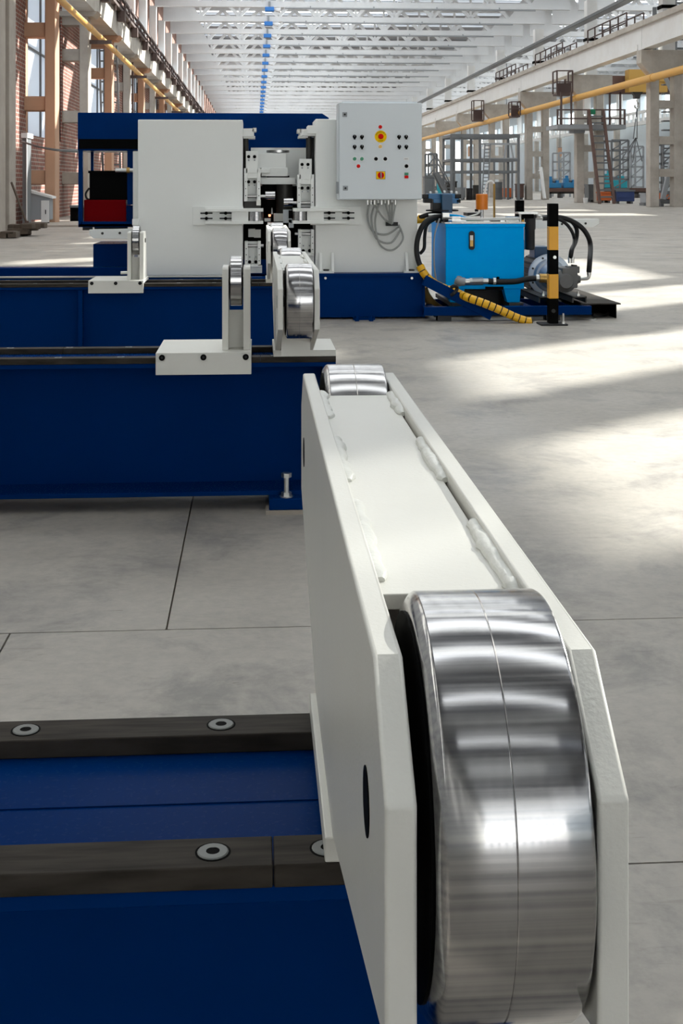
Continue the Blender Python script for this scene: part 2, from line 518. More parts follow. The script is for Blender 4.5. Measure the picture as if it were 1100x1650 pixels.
# ---- right outer wall with a clerestory band, end wall
wr = MB()
wr.box(38.5, -60.5, 0, 39, 240, 7.6); wr.box(38.5, -60.5, 9.7, 39, 240, ZD); wr.box(38.5, -60.5, 7.6, 39, -25, 9.7)
for k in range(44):
    y = -25 + k * BAY
    wr.box(38.5, y, 7.6, 39, y + 1.2, 9.7)
struct('wall_right', wr, 'wall_blue', smooth=False)
cw = struct_root('window_20', (38.5, 50, 7.6))
for k in range(8, 42):
    y = -25 + k * BAY
    MB().box(38.7, y + 1.2, 7.6, 38.74, y + BAY, 9.7).build('pane', 'clear_pane', cw, smooth=False)
we = MB()
we.box(-6.2, 240, 0, 39, 240.5, 3.0); we.box(-6.2, 240, 9.0, 39, 240.5, ZD)
for k in range(16): we.box(-6.2 + k * 3, 240, 3, -5.2 + k * 3, 240.5, 9)
struct('wall_end', we, 'wall_blue', smooth=False)

wb = MB()  # unseen rear wall, added; wide gaps light the front faces
wb.box(-6.2, -60.5, 0, 39, -60, 1.0); wb.box(-6.2, -60.5, 11, 39, -60, ZD); wb.box(-6.2, -60.5, 5.6, 39, -60, 6.2)
for k in range(12): wb.box(-6.2 + k * 4, -60.5, 1, -5.4 + k * 4, -60, 11)
struct('wall_back', wb, 'wall_blue', smooth=False)
# ---- roof deck with cross strips of glazing and an added lantern over the right side
ceil = struct_root('ceiling', (0, 0, ZD))
def deck(x0, x1, y0, y1, z0=ZD, z1=ZD + 0.2):
    MB().box(x0, y0, z0, x1, y1, z1).build('roof_panel', 'deck_grey', ceil, smooth=False)
def glaze(x0, x1, y0, y1):
    MB().box(x0, y0, ZD + 0.12, x1, y1, ZD + 0.15).build('roof_light', 'clear_pane', ceil, smooth=False)  # strips out of view are added for sun patches and roller reflections
deck(-6.4, -4, -60.5, 240.5)
for k in range(-14, 33):
    y = YA + BAY * k
    deck(-4, 9, y - 1.5, y + 1.5)
    if -10 <= k <= -6:  # narrow unseen strips, shaped for bright bands on the rollers
        deck(-4, 9, y + 1.5, y + 2.8); glaze(-4, 9, y + 2.8, y + 3.5); deck(-4, 9, y + 3.5, y + BAY - 1.5)
    elif k == -5:
        deck(-4, 9, y + 1.5, y + 2.4); glaze(-4, 9, y + 2.4, y + 4.0); deck(-4, 9, y + 4.0, y + BAY - 1.5)
    else: glaze(-4, 9, y + 1.5, y + BAY - 1.5)
deck(9, 14, -7, YA - 5 * BAY + 1.5); 
for k in range(1, 33):
    y = YA + BAY * k
    deck(9, 14, y - 1.5, y + 2.2); glaze(9, 14, y + 2.2, y + 4.1); deck(9, 14, y + 4.1, y + BAY - 1.5)
for k in range(-5, 1):  # unseen glazing added to brighten the machine fronts
    y = YA + BAY * k
    deck(9, 14, y - 1.5, y + 1.5); glaze(9, 14, y + 1.5, y + BAY - 1.5)
deck(14, 21.7, 45, 51.3)
for k in range(3, 33):
    y = YA + BAY * k
    deck(14, 18, y - 1.5, y + 2.2); glaze(14, 18, y + 2.2, y + 4.1); deck(14, 18, y + 4.1, y + BAY - 1.5)
    deck(18, 20, y - 1.5, y + BAY - 1.5)
    deck(20, 30, y - 1.5, y + 1.5)
    glaze(20, 30, y + 1.5, y + BAY - 1.5)
deck(30, 39, -7, 240.5)
deck(21.7, 30, -7, 51.3)
for k in range(-14, -6):  # strips behind the camera, added for the roller reflections
    y = YA + BAY * k
    x0 = 9 if k > -10 else 9
    for xa, xb in ((9, 14), (14, 21.7), (21.7, 39)):
        if xa == 14 and y > -26: continue
        if k >= -10:
            deck(xa, xb, y - 1.5, y + 2.8); glaze(xa, xb, y + 2.8, y + 3.5); deck(xa, xb, y + 3.5, y + BAY - 1.5)
        else:
            deck(xa, xb, y - 1.5, y + 1.5); glaze(xa, xb, y + 1.5, y + BAY - 1.5)
# lantern added out of view; its slots cast the sun patches
LT = 18.6
deck(14, 21.7, -25, 45, LT, LT + 0.2)
lan = MB()
lan.box(13.9, -25, ZD, 14, 45, LT); lan.box(14, 44.9, ZD, 21.7, 45, LT); lan.box(14, -25, ZD, 21.7, -24.9, LT)
openings = [(17.30, 17.49, 13.6, 17.2), (17.57, 17.76, 13.6, 17.2), (17.84, 18.03, 13.6, 17.2), (19.5, 21.1, 12.6, 15.25), (22.0, 23.45, 12.6, 15.2), (23.85, 24.5, 15.6, 17.2), (24.7, 26.2, 12.6, 14.3), (26.9, 30.5, 12.6, 14.1),
            (33.9, 34.5, 16.4, 18.5), (35.3, 36.3, 16.6, 18.5), (38.5, 39.3, 16.4, 18.5), (40.7, 41.2, 16.6, 18.5), (42.9, 44.3, 16.4, 18.5)]
yy = -25
for a, b_, z0, z1 in openings:
    lan.box(21.7, yy, ZD, 21.85, a, LT)
    lan.box(21.7, a, ZD, 21.85, b_, z0); lan.box(21.7, a, z1, 21.85, b_, LT)
    yy = b_
lan.box(21.7, yy, ZD, 21.85, 45, LT)
struct('wall_lantern', lan, 'deck_grey', smooth=False)
lw = struct_root('window_21', (21.7, 17, ZD))  # unseen panes of the added lantern
for a, b_, z0, z1 in openings:
    MB().box(21.76, a, z0, 21.79, b_, z1).build('pane', 'clear_pane', lw, smooth=False)

# ---- columns
def column_left(Y, label, mat, group='columns along the brick wall'):
    t = thing('concrete_column', label, 'column', (XL, Y, 0), group)
    MB().box(-5.26, Y, 0, XL, Y + 0.7, 6.0).build('leg', mat, t, bevel=0.02, seg=1)
    MB().box(-6.05, Y, 0, -5.80, Y + 0.7, 6.0).build('leg', mat, t, bevel=0.02, seg=1)
    for z in (0.98, 2.83, 4.68):
        MB().box(-5.80, Y + 0.08, z, -5.26, Y + 0.62, z + 0.36).build('strut', mat, t, bevel=0.02, seg=1)
    MB().box(-5.80, Y + 0.05, 5.75, -5.26, Y + 0.65, 6.0).build('strut', mat, t)
    MB().prism([(-6.05, 6.0), (-4.85, 6.0), (-4.7, 6.15), (-6.05, 6.15)], 'y', Y - 0.1, Y + 0.8).build('head', mat, t)
    MB().box(-5.95, Y + 0.05, 6.15, -5.42, Y + 0.65, 10.7).build('upper_shaft', 'whitewash', t, smooth=False)
    return t
near = ['grey concrete column at the left edge of the picture', 'grey concrete column close behind the leftmost one']
column_left(25.35, near[0], 'concrete_col'); column_left(26.45, near[1], 'concrete_col')
names_l = ['orange concrete column right of the small grey console', 'grey concrete column with sunlit bricks showing through its gaps',
           'orange concrete column behind the left end of the blue machine beam']
for k in range(17):
    Y = YA + BAY * k
    lab = names_l[k] if k < 3 else ('%s wall-side column beyond the three nearest ones past the console' % ORD[k - 3] if k < 8 else '%s column of the left row, far down behind the blue machine beam' % ORD[k])
    column_left(Y, lab, 'concrete_orange' if k % 2 == 0 else 'concrete_col')

def column_right(Y, label, first=False):
    t = thing('concrete_column', label, 'column', (XR, Y, 0), 'columns of the right row')
    MB().box(16.9, Y, 0, 17.3, Y + 0.6, 5.7).build('leg', 'whitewash_old', t, bevel=0.02, seg=1)
    MB().box(17.95, Y, 0, 18.35, Y + 0.6, 5.7).build('leg', 'whitewash_old', t, bevel=0.02, seg=1)
    for z in (1.30, 2.70, 4.25):
        MB().box(17.3, Y + 0.05, z, 17.95, Y + 0.55, z + 0.34).build('strut', 'whitewash_old', t, smooth=False)
    MB().prism([(16.9, 5.7), (18.35, 5.7), (18.8, 6.2), (18.8, 6.75), (16.5, 6.75), (16.5, 6.2)], 'y', Y - 0.05, Y + 0.65).build('head', 'whitewash_old', t)
    MB().box(17.45, Y, 6.75, 18.0, Y + 0.6, 10.7).build('upper_shaft', 'whitewash', t, smooth=False)
    MB().box(17.40, Y - 0.03, 8.55, 18.05, Y + 0.63, 8.7).build('band', 'black_paint', t, smooth=False)
    return t
names_r = ['pale concrete column beside the stair tower at right', 'pale concrete column carrying the platform with the steep ladder',
           'pale two-legged concrete column with the leaning white pipe', 'pale column behind the grey steel storage frame',
           'pale column just left of the grey steel frame', 'pale column close to the right edge of the control cabinet']
for k in range(12):
    Y = 54.0 + 12.6 * k
    column_right(Y, names_r[k] if k < 6 else '%s pale column of the right row counted from the right edge' % ORD[k])

# ---- crane girders (right: white, left: grey) and their rails
g = MB()
for k in range(11):
    pass
for k in range(-1, 12):
    y0 = 54.3 + 12.6 * k
    lab = ['white crane girder span above the stair tower, upper right corner', 'white crane girder span above the hanging hook', 'white crane girder span left of the hook span', 'white crane girder span above the steel storage frame']
    t = thing('crane_girder', lab[k+1] if k + 1 < 4 else '%s white crane girder span counted from the upper right corner' % ORD[k + 1], 'girder', (16.7, y0, 6.8), 'white crane girder spans')
    MB().box(16.62, y0 + 0.02, 6.8, 17.1, y0 + 12.58, 7.75).build('web', 'whitewash', t, smooth=False)
    MB().box(16.45, y0 + 0.02, 7.75, 17.25, y0 + 12.58, 7.98).build('top_flange', 'whitewash_old', t, smooth=False)
    MB().box(16.57, y0 + 0.5, 6.8, 16.62, y0 + 12.1, 7.05).build('bottom_flange', 'whitewash', t, smooth=False)
    MB().box(16.8, y0, 7.98, 16.9, y0 + 12.6, 8.1).build('crane_rail', 'far_steel', t, smooth=False)
gl = thing('crane_girder', 'grey crane girder along the brick wall with brown rail gear on top', 'girder', (-4.95, 25, 6.15))
for k in range(-1, 17):
    y0 = YA + 0.35 + BAY * k
    MB().box(-5.3, y0 + 0.02, 6.15, -4.78, y0 + BAY - 0.02, 6.95).build('span', 'whitewash_old', gl, smooth=False)
MB().box(-5.1, 25, 6.95, -4.6, 140, 7.05).build('walkway', 'iron_brown', gl, smooth=False)
MB().box(-4.72, 25, 7.42, -4.62, 140, 7.50).build('crane_rail', 'iron_brown', gl, smooth=False)
MB().box(-4.74, 25, 7.22, -4.66, 140, 7.27).build('conductor_bar', 'iron_brown', gl, smooth=False)
MB().box(-4.70, 25, 6.98, -4.62, 140, 7.02).build('conductor_bar', 'black_paint', gl, smooth=False)
for k in range(72):
    y = 25.5 + k * 1.58
    b = MB().bar((-4.66, y, 6.75), (-4.66, y, 7.45), 0.07).bar((-4.66, y, 6.8), (-4.78, y + 0.35, 7.2), 0.05)
    if k % 3 == 0: b.box(-4.75, y, 6.6, -4.5, y + 0.3, 6.95)
    b.build('bracket', 'iron_brown', gl, smooth=False)

# ---- gas pipes
def pipe(name, label, X_, Z_, y0, y1, r, step, mat):
    t = thing(name, label, 'pipe', (X_, y0, Z_))
    y = y0; k = 0
    while y < y1:
        MB().cyl((X_, y, Z_), (X_, min(y + step, y1), Z_), r, 14).build('pipe_length', mat, t)
        MB().cyl((X_, y - 0.06, Z_), (X_, y + 0.06, Z_), r * 1.12, 14).build('joint_collar', mat, t)
        y += step
    return t
pl = pipe('gas_pipe', 'yellow gas pipe running along the left columns', -4.72, 5.45, 18, 140, 0.085, BAY, 'pipe_yellow')
for k in range(-1, 16):
    y = YA + BAY * k + 0.35
    if k % 2 == 1 or k == -1:
        MB().box(-5.0, y - 0.06, 5.22, -4.35, y + 0.06, 5.33).build('bracket', 'iron_brown', pl, smooth=False)
pipe('gas_pipe', 'yellow gas pipe running along the right columns below the girder', 16.6, 5.45, 40, 190, 0.16, 12.6, 'pipe_yellow')
# ---- cable tray on the right upper shafts
t = thing('cable_tray', 'dark grey cable tray sloping across the upper right columns', 'cable tray', (16.6, 45, 9.3))
MB().box(16.5, 45, 9.2, 16.9, 190, 9.26).build('tray', 'far_grey', t, smooth=False)
MB().box(16.44, 45, 9.2, 16.5, 190, 9.34).build('side_rail', 'far_steel', t, smooth=False)
for dx in (0.1, 0.3):
    MB().cyl((16.5 + dx, 45, 9.33), (16.5 + dx, 190, 9.33), 0.05, 6).build('cable', 'black_rubber', t)

# ---- roof trusses
def make_truss(x0, x1, Y, split, label, group):
    t = thing('roof_truss', label, 'roof truss', (x0, Y, 10.7), group)
    MB().box(x0, Y - 0.14, 10.7, x1, Y + 0.14, 11.02).build('lower_chord', 'truss_white', t, smooth=False)
    MB().box(x0, Y - 0.13, 12.2, x1, Y + 0.13, 12.46).build('upper_chord', 'truss_white', t, smooth=False)
    n = 8
    st = (x1 - x0 - 4.4) / n
    lat = MB()
    for i in range(n):
        a = x0 + 2.2 + i * st
        segs = [((a, Y, 11.0), (a + st / 2, Y, 12.25)), ((a + st / 2, Y, 12.25), (a + st, Y, 11.0))]
        for p, q in segs:
            if split: MB().bar(p, q, 0.14, 0.2).build('diagonal', 'truss_white', t, smooth=False)
            else: lat.bar(p, q, 0.14, 0.2)
        p, q = (a, Y, 11.0), (a, Y, 12.25)
        if split: MB().bar(p, q, 0.12).build('post', 'truss_white', t, smooth=False)
        else: lat.bar(p, q, 0.12)
    if not split: lat.build('lattice', 'truss_white', t, smooth=False)['kind'] = 'stuff'
    for s, xe in ((1, x0), (-1, x1)):
        pts = [(xe, 11.0), (xe + s * 2.2, 11.0), (xe + s * 1.3, 12.25), (xe, 12.25)]
        MB().prism(pts, 'y', Y - 0.1, Y + 0.1).build('end_plate', 'truss_white', t, smooth=False)
    return t
tA = tB = tC = None
for k in range(-14, 33):
    Y = YA + BAY * k + 0.35
    if 4 <= k <= 11:
        lab = '%s roof truss over the hall, counted down from the top of the picture' % ORD[k - 4]
        if tA is None: tA = make_truss(-5.5, 17.5, Y, True, lab, 'roof trusses over the hall'); yA = Y
        else: copy_tree(tA, (0, Y - yA, 0), lab)
    else:
        if k < 4:
            MB().box(-5.5, Y - 0.14, 10.7, 17.5, Y + 0.14, 11.02).build('truss_chord', 'truss_white', ceil, smooth=False)
            MB().box(-5.5, Y - 0.13, 12.2, 17.5, Y + 0.13, 12.46).build('truss_chord', 'truss_white', ceil, smooth=False)
            for i in range(9):
                MB().bar((-3.3 + i * 2.3, Y, 11.0), (-2.15 + i * 2.3, Y, 12.25), 0.14, 0.2).build('truss_diagonal', 'truss_white', ceil, smooth=False)
            continue
        lab = '%s roof truss over the hall, counted down from the top of the picture' % ORD[k - 4]
        if tB is None: tB = make_truss(-5.5, 17.5, Y, False, lab, 'roof trusses over the hall'); yB = Y
        else: copy_tree(tB, (0, Y - yB, 0), lab)
    if k >= 4:
        lab = '%s roof truss over the right bay, counted from the nearest, behind the pale upper columns' % ORD[k - 4]
        if tC is None: tC = make_truss(18.0, 38.4, Y, False, lab, 'roof trusses over the right bay'); yC = Y
        else: copy_tree(tC, (0, Y - yC, 0), lab)
    if 4 <= k <= 28:
        # thin pipes slung under the right two thirds of the chord
        if k <= 14:
            d = thing('sprinkler_pipe', ('%s thin grey pipe slung under a roof truss, counted from the top' % ORD[k - 4]), 'pipe', (2, Y - 0.3, 10.6), 'thin pipes under the trusses')
            MB().cyl((1.6, Y - 0.3, 10.62), (15.5, Y - 0.3, 10.62), 0.05, 8).build('run', 'far_grey', d)
            for xx in (3, 6.5, 10, 13.5):
                MB().bar((xx, Y - 0.3, 10.62), (xx, Y - 0.08, 10.80), 0.05).build('hanger', 'far_grey', d, smooth=False)
        d = thing('lamp', ('%s blue lamp housing hanging in the roof row, counted from the top' % ORD[k - 4]), 'lamp', (0.75, Y - 0.25, 10.45), 'blue lamps along the roof')
        MB().bar((0.75, Y - 0.2, 10.6), (0.75, Y - 0.2, 11.0), 0.12).build('hanger', 'far_grey', d, smooth=False)
        MB().box(0.5, Y - 0.6, 10.42, 1.0, Y - 0.14, 10.66).build('housing', 'lamp_blue', d, bevel=0.03)
        MB().cyl((1.0, Y - 0.38, 10.54), (1.35, Y - 0.38, 10.50), 0.08, 10, 0.16).build('reflector', 'truss_white', d)

# ---- second crane line deep in the right bay
for k in range(0, 12):
    Y = 54.0 + 12.6 * k
    t = thing('concrete_column', '%s slim pale column against the blue far wall, counted from the right' % ORD[k], 'column', (37, Y, 0), 'columns against the far right wall')
    MB().box(36.9, Y, 0, 37.4, Y + 0.6, 6.6).build('leg', 'whitewash_old', t, smooth=False)
    MB().box(37.2, Y, 6.6, 37.7, Y + 0.6, 10.7).build('upper_shaft', 'whitewash', t, smooth=False)
    g = thing('crane_girder', '%s pale lattice girder span along the far right wall, counted from the right' % ORD[k], 'girder', (36.7, Y, 6.6), 'girder spans along the far right wall')
    MB().box(36.5, Y, 6.6, 36.8, Y + 12.6, 6.95).build('bottom_chord', 'whitewash', g, smooth=False)
    MB().box(36.5, Y, 7.7, 36.8, Y + 12.6, 7.95).build('top_chord', 'whitewash', g, smooth=False)
    for j in range(8):
        MB().box(36.55, Y + 0.6 + j * 1.55, 6.95, 36.75, Y + 0.85 + j * 1.55, 7.7).build('post', 'whitewash', g, smooth=False)

# ================================================================== ROLLER BEDS (three, one behind the other)
S = 2.933
YF = 0.9985                    # front edge of the nearest bed
ZR = 0.469                     # rail top
BW = 0.286                     # bed width
XE = 0.246                     # right end of the beds
def bed(k, label):
    y0 = YF + S * k; y1 = y0 + BW
    x0 = -3.3
    t = thing('roller_bed', label, 'machine bed', (-1.5, y0 + BW / 2, 0), 'blue beam beds')
    MB().box(x0, y0 + 0.004, 0.437, XE, y1 - 0.004, 0.451).build('top_flange', 'blue_paint', t, bevel=0.002)
    wy = 0.045 if k == 2 else 0.133
    MB().box(x0, y0 + wy, 0.059, XE, y0 + wy + 0.02, 0.437).build('web', 'blue_paint', t)
    MB().box(x0, y0 - 0.002, 0.045, XE, y1 + 0.002, 0.059).build('bottom_flange', 'blue_paint', t, bevel=0.002)
    MB().box(x0, y0 + 0.140, 0.451, XE, y0 + 0.143, 0.4522).build('weld_seam', 'blue_paint', t)
    rw, rt = 0.046, 0.018
    for rr, (a, joint) in enumerate(((y0, 0.0137), (y1 - rw, -0.62))):
        for xa, xb in ((x0, joint - 0.0004), (joint + 0.0004, XE)):
            MB().box(xa, a, 0.451, xb, a + rw, ZR).build('rail', 'rail_steel', t, bevel=0.0015)
        xs = [-0.034 - 0.189 * i for i in range(0, 17)] + [0.057, 0.20]
        for x in xs:
            if x < x0: continue
            if rr == 1 and x > 0.05: x += 0.09
            if x > XE - 0.02: continue
            yc = a + rw / 2
            bo = MB().lathe((x, yc, ZR - 0.004), (x, yc, ZR + 0.01), [(0, 0.0125), (0.0045, 0.0125), (0.0052, 0.0115), (0.0052, 0.0055), (0.0022, 0.0050), (0.002, 0.0)], 20).build('bolt', 'bolt_zinc', t)
            MB().cyl((x, yc, ZR - 0.004), (x, yc, ZR + 0.0004), 0.0142, 24).build('countersink', 'bolt_black', bo)
            MB().cyl((x, yc, ZR - 0.002), (x, yc, ZR + 0.0008), 0.0058, 6).build('socket', 'bolt_black', bo)
    for xr in ((-0.93,) if k == 2 else (-1.6,)):
        MB().box(xr - 0.012, y0 + 0.01, 0.059, xr + 0.012, y0 + wy, 0.437).build('stiffener', 'blue_paint', t, bevel=0.002)
        MB().tube([(xr - 0.011, y0 + wy - 0.005, 0.07), (xr - 0.011, y0 + wy - 0.005, 0.43)], 0.005, 6).build('weld_bead', 'blue_paint', t)
    # end plate between the flanges, set back from the beam end
    MB().box(0.205, y0 + 0.02, 0.059, 0.217, y1 - 0.02, 0.437).build('end_plate', 'blue_paint', t)
    for xf in (0.105, -1.55, -3.1):
        fa, fb = xf - 0.065, xf + 0.065
        f = MB().box(fa, y0 - 0.055, 0.012, fb, y0 + 0.10, 0.046).build('foot', 'blue_paint', t, bevel=0.003)
        MB().box(fa - 0.01, y0 - 0.06, 0.0, fb + 0.01, y0 + 0.11, 0.012).build('shim_plate', 'concrete_col', f)
        xb, yb = xf - 0.012, y0 - 0.025
        MB().cyl((xb, yb, 0.046), (xb, yb, 0.105), 0.008, 12).cyl((xb, yb, 0.105), (xb, yb, 0.118), 0.0155, 6).cyl((xb, yb, 0.046), (xb, yb, 0.060), 0.016, 6).cyl((xb, yb, 0.046), (xb, yb, 0.0495), 0.021, 16).build('levelling_bolt', 'zinc', f)
        MB().box(fa, y1 - 0.10, 0.0, fb, y1 + 0.055, 0.046).build('foot', 'blue_paint', t, bevel=0.003)
    return t
bed(0, 'nearest blue beam bed with two steel rails, at the bottom of the picture')
bed(1, 'middle blue beam bed with a tall dark front, half way back')
bed(2, 'farthest blue beam bed, directly in front of the white machine housings')

# ================================================================== ROLLER ARMS
AX0, AX1, PT = 0.0598, 0.1762, 0.0155
AZ = 0.7585
YN, YB = 0.594, 1.688
def arm(k, label):
    dy = S * k
    t = thing('roller_carriage', label, 'roller carriage', (0.118, 1.141 + dy, 0.469), 'white roller arms on the blue beds')
    prof = [(YN, 0.7095), (0.654, AZ), (YB - 0.060, AZ), (YB, 0.7095), (YB, 0.597), (1.285, 0.489), (0.998, 0.489), (YN, 0.597)]
    prof = [(y + dy, z) for y, z in prof]
    for xa in (AX0, AX1 - PT):
        sp = MB().prism(prof, 'x', xa, xa + PT).build('side_plate', 'white_paint', t, bevel=0.0024, seg=3)
        for yc in (0.69, 1.592):
            xo = xa - 0.0006 if xa < 0.1 else xa + PT - 0.004
            MB().cyl((xo, yc + dy, 0.666), (xo + 0.0046, yc + dy, 0.666), 0.018, 24).build('axle_socket', 'bolt_black', sp)
    MB().box(AX0 + PT, 0.776 + dy, 0.740, AX1 - PT - 0.0028, 1.508 + dy, 0.7500).build('top_plate', 'white_paint', t, bevel=0.001)
    MB().box(AX0 + PT, 0.86 + dy, 0.489, AX1 - PT, 0.87 + dy, 0.740).build('cross_web', 'white_paint', t)
    MB().box(AX0 + PT, 1.41 + dy, 0.489, AX1 - PT, 1.42 + dy, 0.740).build('cross_web', 'white_paint', t)
    MB().box(AX0 - 0.006, 0.999 + dy, 0.469, XE, 1.284 + dy, 0.489).build('base_plate', 'white_paint', t, bevel=0.0015)
    # weld beads, lumpy, in three runs on each side
    rng = random.Random(3 + k)
    for side, xw in ((-1, AX0 + PT), (1, AX1 - PT)):
        runs = ((1.377, 1.515), (1.068, 1.24), (0.772, 0.938)) if side > 0 else ((1.36, 1.52), (1.07, 1.25), (0.80, 1.0))
        for a, b_ in runs:
            n = int((b_ - a) / 0.006)
            pts = []
            for i in range(n + 1):
                y = a + (b_ - a) * i / n
                off = -side * (0.0015 + 0.0018 * math.sin(i * 0.9 + rng.random()) * rng.random())
                pts.append(Vector((xw + off, y + dy, 0.7505 + 0.0008 * rng.random())))
            ph = rng.random() * 6
            rad = [0.0066 + 0.0009 * math.sin(ph + i * 0.35) + 0.0014 * (rng.random() - 0.5) for i in range(n + 1)]
            rad[0] = rad[-1] = 0.003
            rad[1] = rad[-2] = 0.0052
            wb_ = MB().rawtube(pts, lambda u, rad=rad: rad[min(len(rad) - 1, int(round(u * (len(rad) - 1))))], 12)
            for v in wb_.v: v.z = 0.7505 + (v.z - 0.7505) * 0.75
            wb_.build('weld_bead', 'weld_paint', t)
    RR = 0.106
    for yc in (0.69, 1.592):
        xa, xb = 0.0835, 0.1588
        w = xb - xa
        ro = MB().lathe((xa, yc + dy, 0.668), (xb, yc + dy, 0.668),
                        [(0, RR - 0.010), (0.0005, RR - 0.006), (0.004, RR - 0.0012), (0.006, RR), (w * 0.50 - 0.0007, RR), (w * 0.50 - 0.0002, RR - 0.00035), (w * 0.50 + 0.0003, RR),
                         (w - 0.003, RR), (w - 0.0012, RR - 0.001), (w, RR - 0.004)], 128).build('roller', 'roller_steel', t)
        MB().cyl((xa - 0.0012, yc + dy, 0.668), (xa + 0.001, yc + dy, 0.668), RR - 0.0105, 64).build('roller_cheek', 'black_paint', ro)
        MB().cyl((AX0 + PT, yc + dy, 0.668), (AX1 - PT, yc + dy, 0.668), 0.016, 16).build('axle', 'dark_steel', ro)
    return t
arm(0, 'nearest white roller arm with big steel roller, filling the lower right')
arm(1, 'middle white roller arm on the middle blue bed')
arm(2, 'farthest white roller arm, between the machine housings')

# ================================================================== SMALL WHEEL STANDS
def stand(k, dx, label):
    dy = S * (k - 1)
    ox = -0.3025 + dx
    t = thing('wheel_stand', label, 'wheel stand', (ox + 0.14, 4.06 + dy, 0.469), 'white stands with small steel wheels')
    yf = 3.905 + dy
    prof = [(yf, 0.420), (yf + 0.022, 0.420), (yf + 0.022, 0.470), (4.24 + dy, 0.470), (4.24 + dy, 0.487), (yf, 0.487)]
    sd = MB().prism(prof, 'x', ox, ox + 0.289).build('saddle', 'white_paint', t, bevel=0.0015)
    for bx in (0.019, 0.144, 0.272):
        bo = MB().cyl((ox + bx, yf - 0.004, 0.473), (ox + bx, yf + 0.004, 0.473), 0.0092, 20).build('bolt', 'bolt_black', sd)
        MB().cyl((ox + bx, yf - 0.0046, 0.473), (ox + bx, yf - 0.0038, 0.473), 0.004, 6).build('socket', 'dark_grey', bo)
    for pa, pb in ((0.199, 0.2185), (0.264, 0.2855)):
        pr = [(3.962, 0.487), (3.966, 0.735), (3.972, 0.742), (4.09, 0.742), (4.13, 0.70), (4.145, 0.60), (4.22, 0.487)]
        MB().prism([(y + dy, z) for y, z in pr], 'x', ox + pa, ox + pb).build('side_plate', 'white_paint', t, bevel=0.0015)
    MB().box(ox + 0.2185, 4.03 + dy, 0.487, ox + 0.264, 4.045 + dy, 0.603).build('web_plate', 'white_paint', t)
    xa, xb = ox + 0.2215, ox + 0.2605
    w = MB().lathe((xa, 4.045 + dy, 0.694), (xb, 4.045 + dy, 0.694), [(0, 0.06), (0.0005, 0.072), (0.003, 0.078), (0.036, 0.078), (0.0385, 0.074), (0.039, 0.06)], 72).build('wheel', 'roller_steel', t)
    MB().cyl((xa - 0.001, 4.045 + dy, 0.694), (xb + 0.001, 4.045 + dy, 0.694), 0.058, 40).build('wheel_cheek', 'dark_steel', w)
    MB().cyl((ox + 0.195, 4.045 + dy, 0.694), (ox + 0.2895, 4.045 + dy, 0.694), 0.012, 16).build('axle', 'dark_steel', w)
    if k == 2: MB().cyl((ox + 0.15, 4.10 + dy, 0.515), (ox + 0.199, 4.10 + dy, 0.515), 0.008, 12).build('adjusting_screw', 'zinc', t)
    return t
stand(1, 0.0, 'white wheel stand with small steel wheel on the middle blue bed')
stand(2, -0.581, 'white wheel stand with small steel wheel on the farthest blue bed')

# ================================================================== BENDING MACHINE
mc = thing('bending_machine', 'big machine of two white housings on a blue base with rollers between them', 'machine', (X(450, 9.9), 9.9, 0))
HF = 9.55
def part(name, mat, *rects, parent=mc, bevel=0.0):
    b = MB()
    for r in rects: b.pbox(*r)
    return b.build(name, mat, parent, bevel=bevel)
# base: deep plinth at right, long low bed to the left
pb = MB().box(X(509, 9.42), 9.42, 0.012, X(683, 9.42), 10.9, 0.338).build('base', 'blue_paint', mc, bevel=0.006)
MB().box(X(680, 9.42), 9.405, 0.012, X(684, 9.42), 9.42, 0.345).build('end_rib', 'blue_paint', pb)
MB().box(X(509, 9.42), 9.408, 0.322, X(684, 9.42), 9.42, 0.338).build('top_lip', 'blue_paint', pb)
for px in (524, 663):
    b = P(px, 448, 9.42)
    MB().cyl(b, b - Vector((0, 0.018, 0)), 0.009, 10).build('bolt', 'zinc', pb)
bl = MB().box(-3.2, 9.42, 0.012, X(509, 9.42), 9.55, 0.313)
bl.box(-3.2, 9.55, 0.012, X(509, 9.42), 10.0, 0.25).box(-3.2, 10.0, 0.012, X(509, 9.42), 10.15, 0.352)
bl.build('long_bed', 'blue_paint', mc, bevel=0.004)
MB().box(-3.2, 9.40, 0.318, X(400, 9.42), 9.46, 0.326).build('bed_rail', 'zinc', mc)
for px in (572, 600):
    pass
ft = part('foot_plate', 'blue_paint', (557, 521, 616, 527, 9.22, 0.25), bevel=0.003)
for px in (575, 598):
    b = P(px, 520, 9.28)
    MB().cyl(b, b + Vector((0, 0, 0.05)), 0.016, 12).build('levelling_bolt', 'blue_paint', ft)
part('foot_gusset', 'blue_paint', (569, 512, 604, 522, 9.35, 0.07))
# housings
part('left_housing', 'white_steel', (222, 193, 391, 444, HF, 0.5), bevel=0.006)
part('side_housing', 'white_steel', (214, 244, 232, 366, HF + 0.3, 0.4), bevel=0.004)
part('right_housing', 'white_steel', (508, 192, 672, 443, HF, 0.5), bevel=0.006)
part('housing_cap', 'white_steel', (496, 202, 512, 215, HF - 0.01, 0.3))
for a, b_ in ((513, 538), (651, 675)):
    yb = HF - 0.10
    t = part('housing_foot', 'white_steel', (a, 437, b_, 442, yb, 0.11), bevel=0.002)
    for q in (a + 1, b_ - 5):
        x0, x1 = X(q, HF), X(q + 4, HF)
        MB().prism([(yb, Zh(438, yb)), (HF, Zh(438, yb)), (HF, Zh(407, HF)), (HF - 0.02, Zh(407, HF))], 'x', x0, x1).build('gusset', 'white_steel', t)
    c = P((a + b_) / 2, 438, yb + 0.03)
    MB().cyl(c, c + Vector((0, 0, 0.02)), 0.022, 6).build('bolt', 'dark_steel', t)
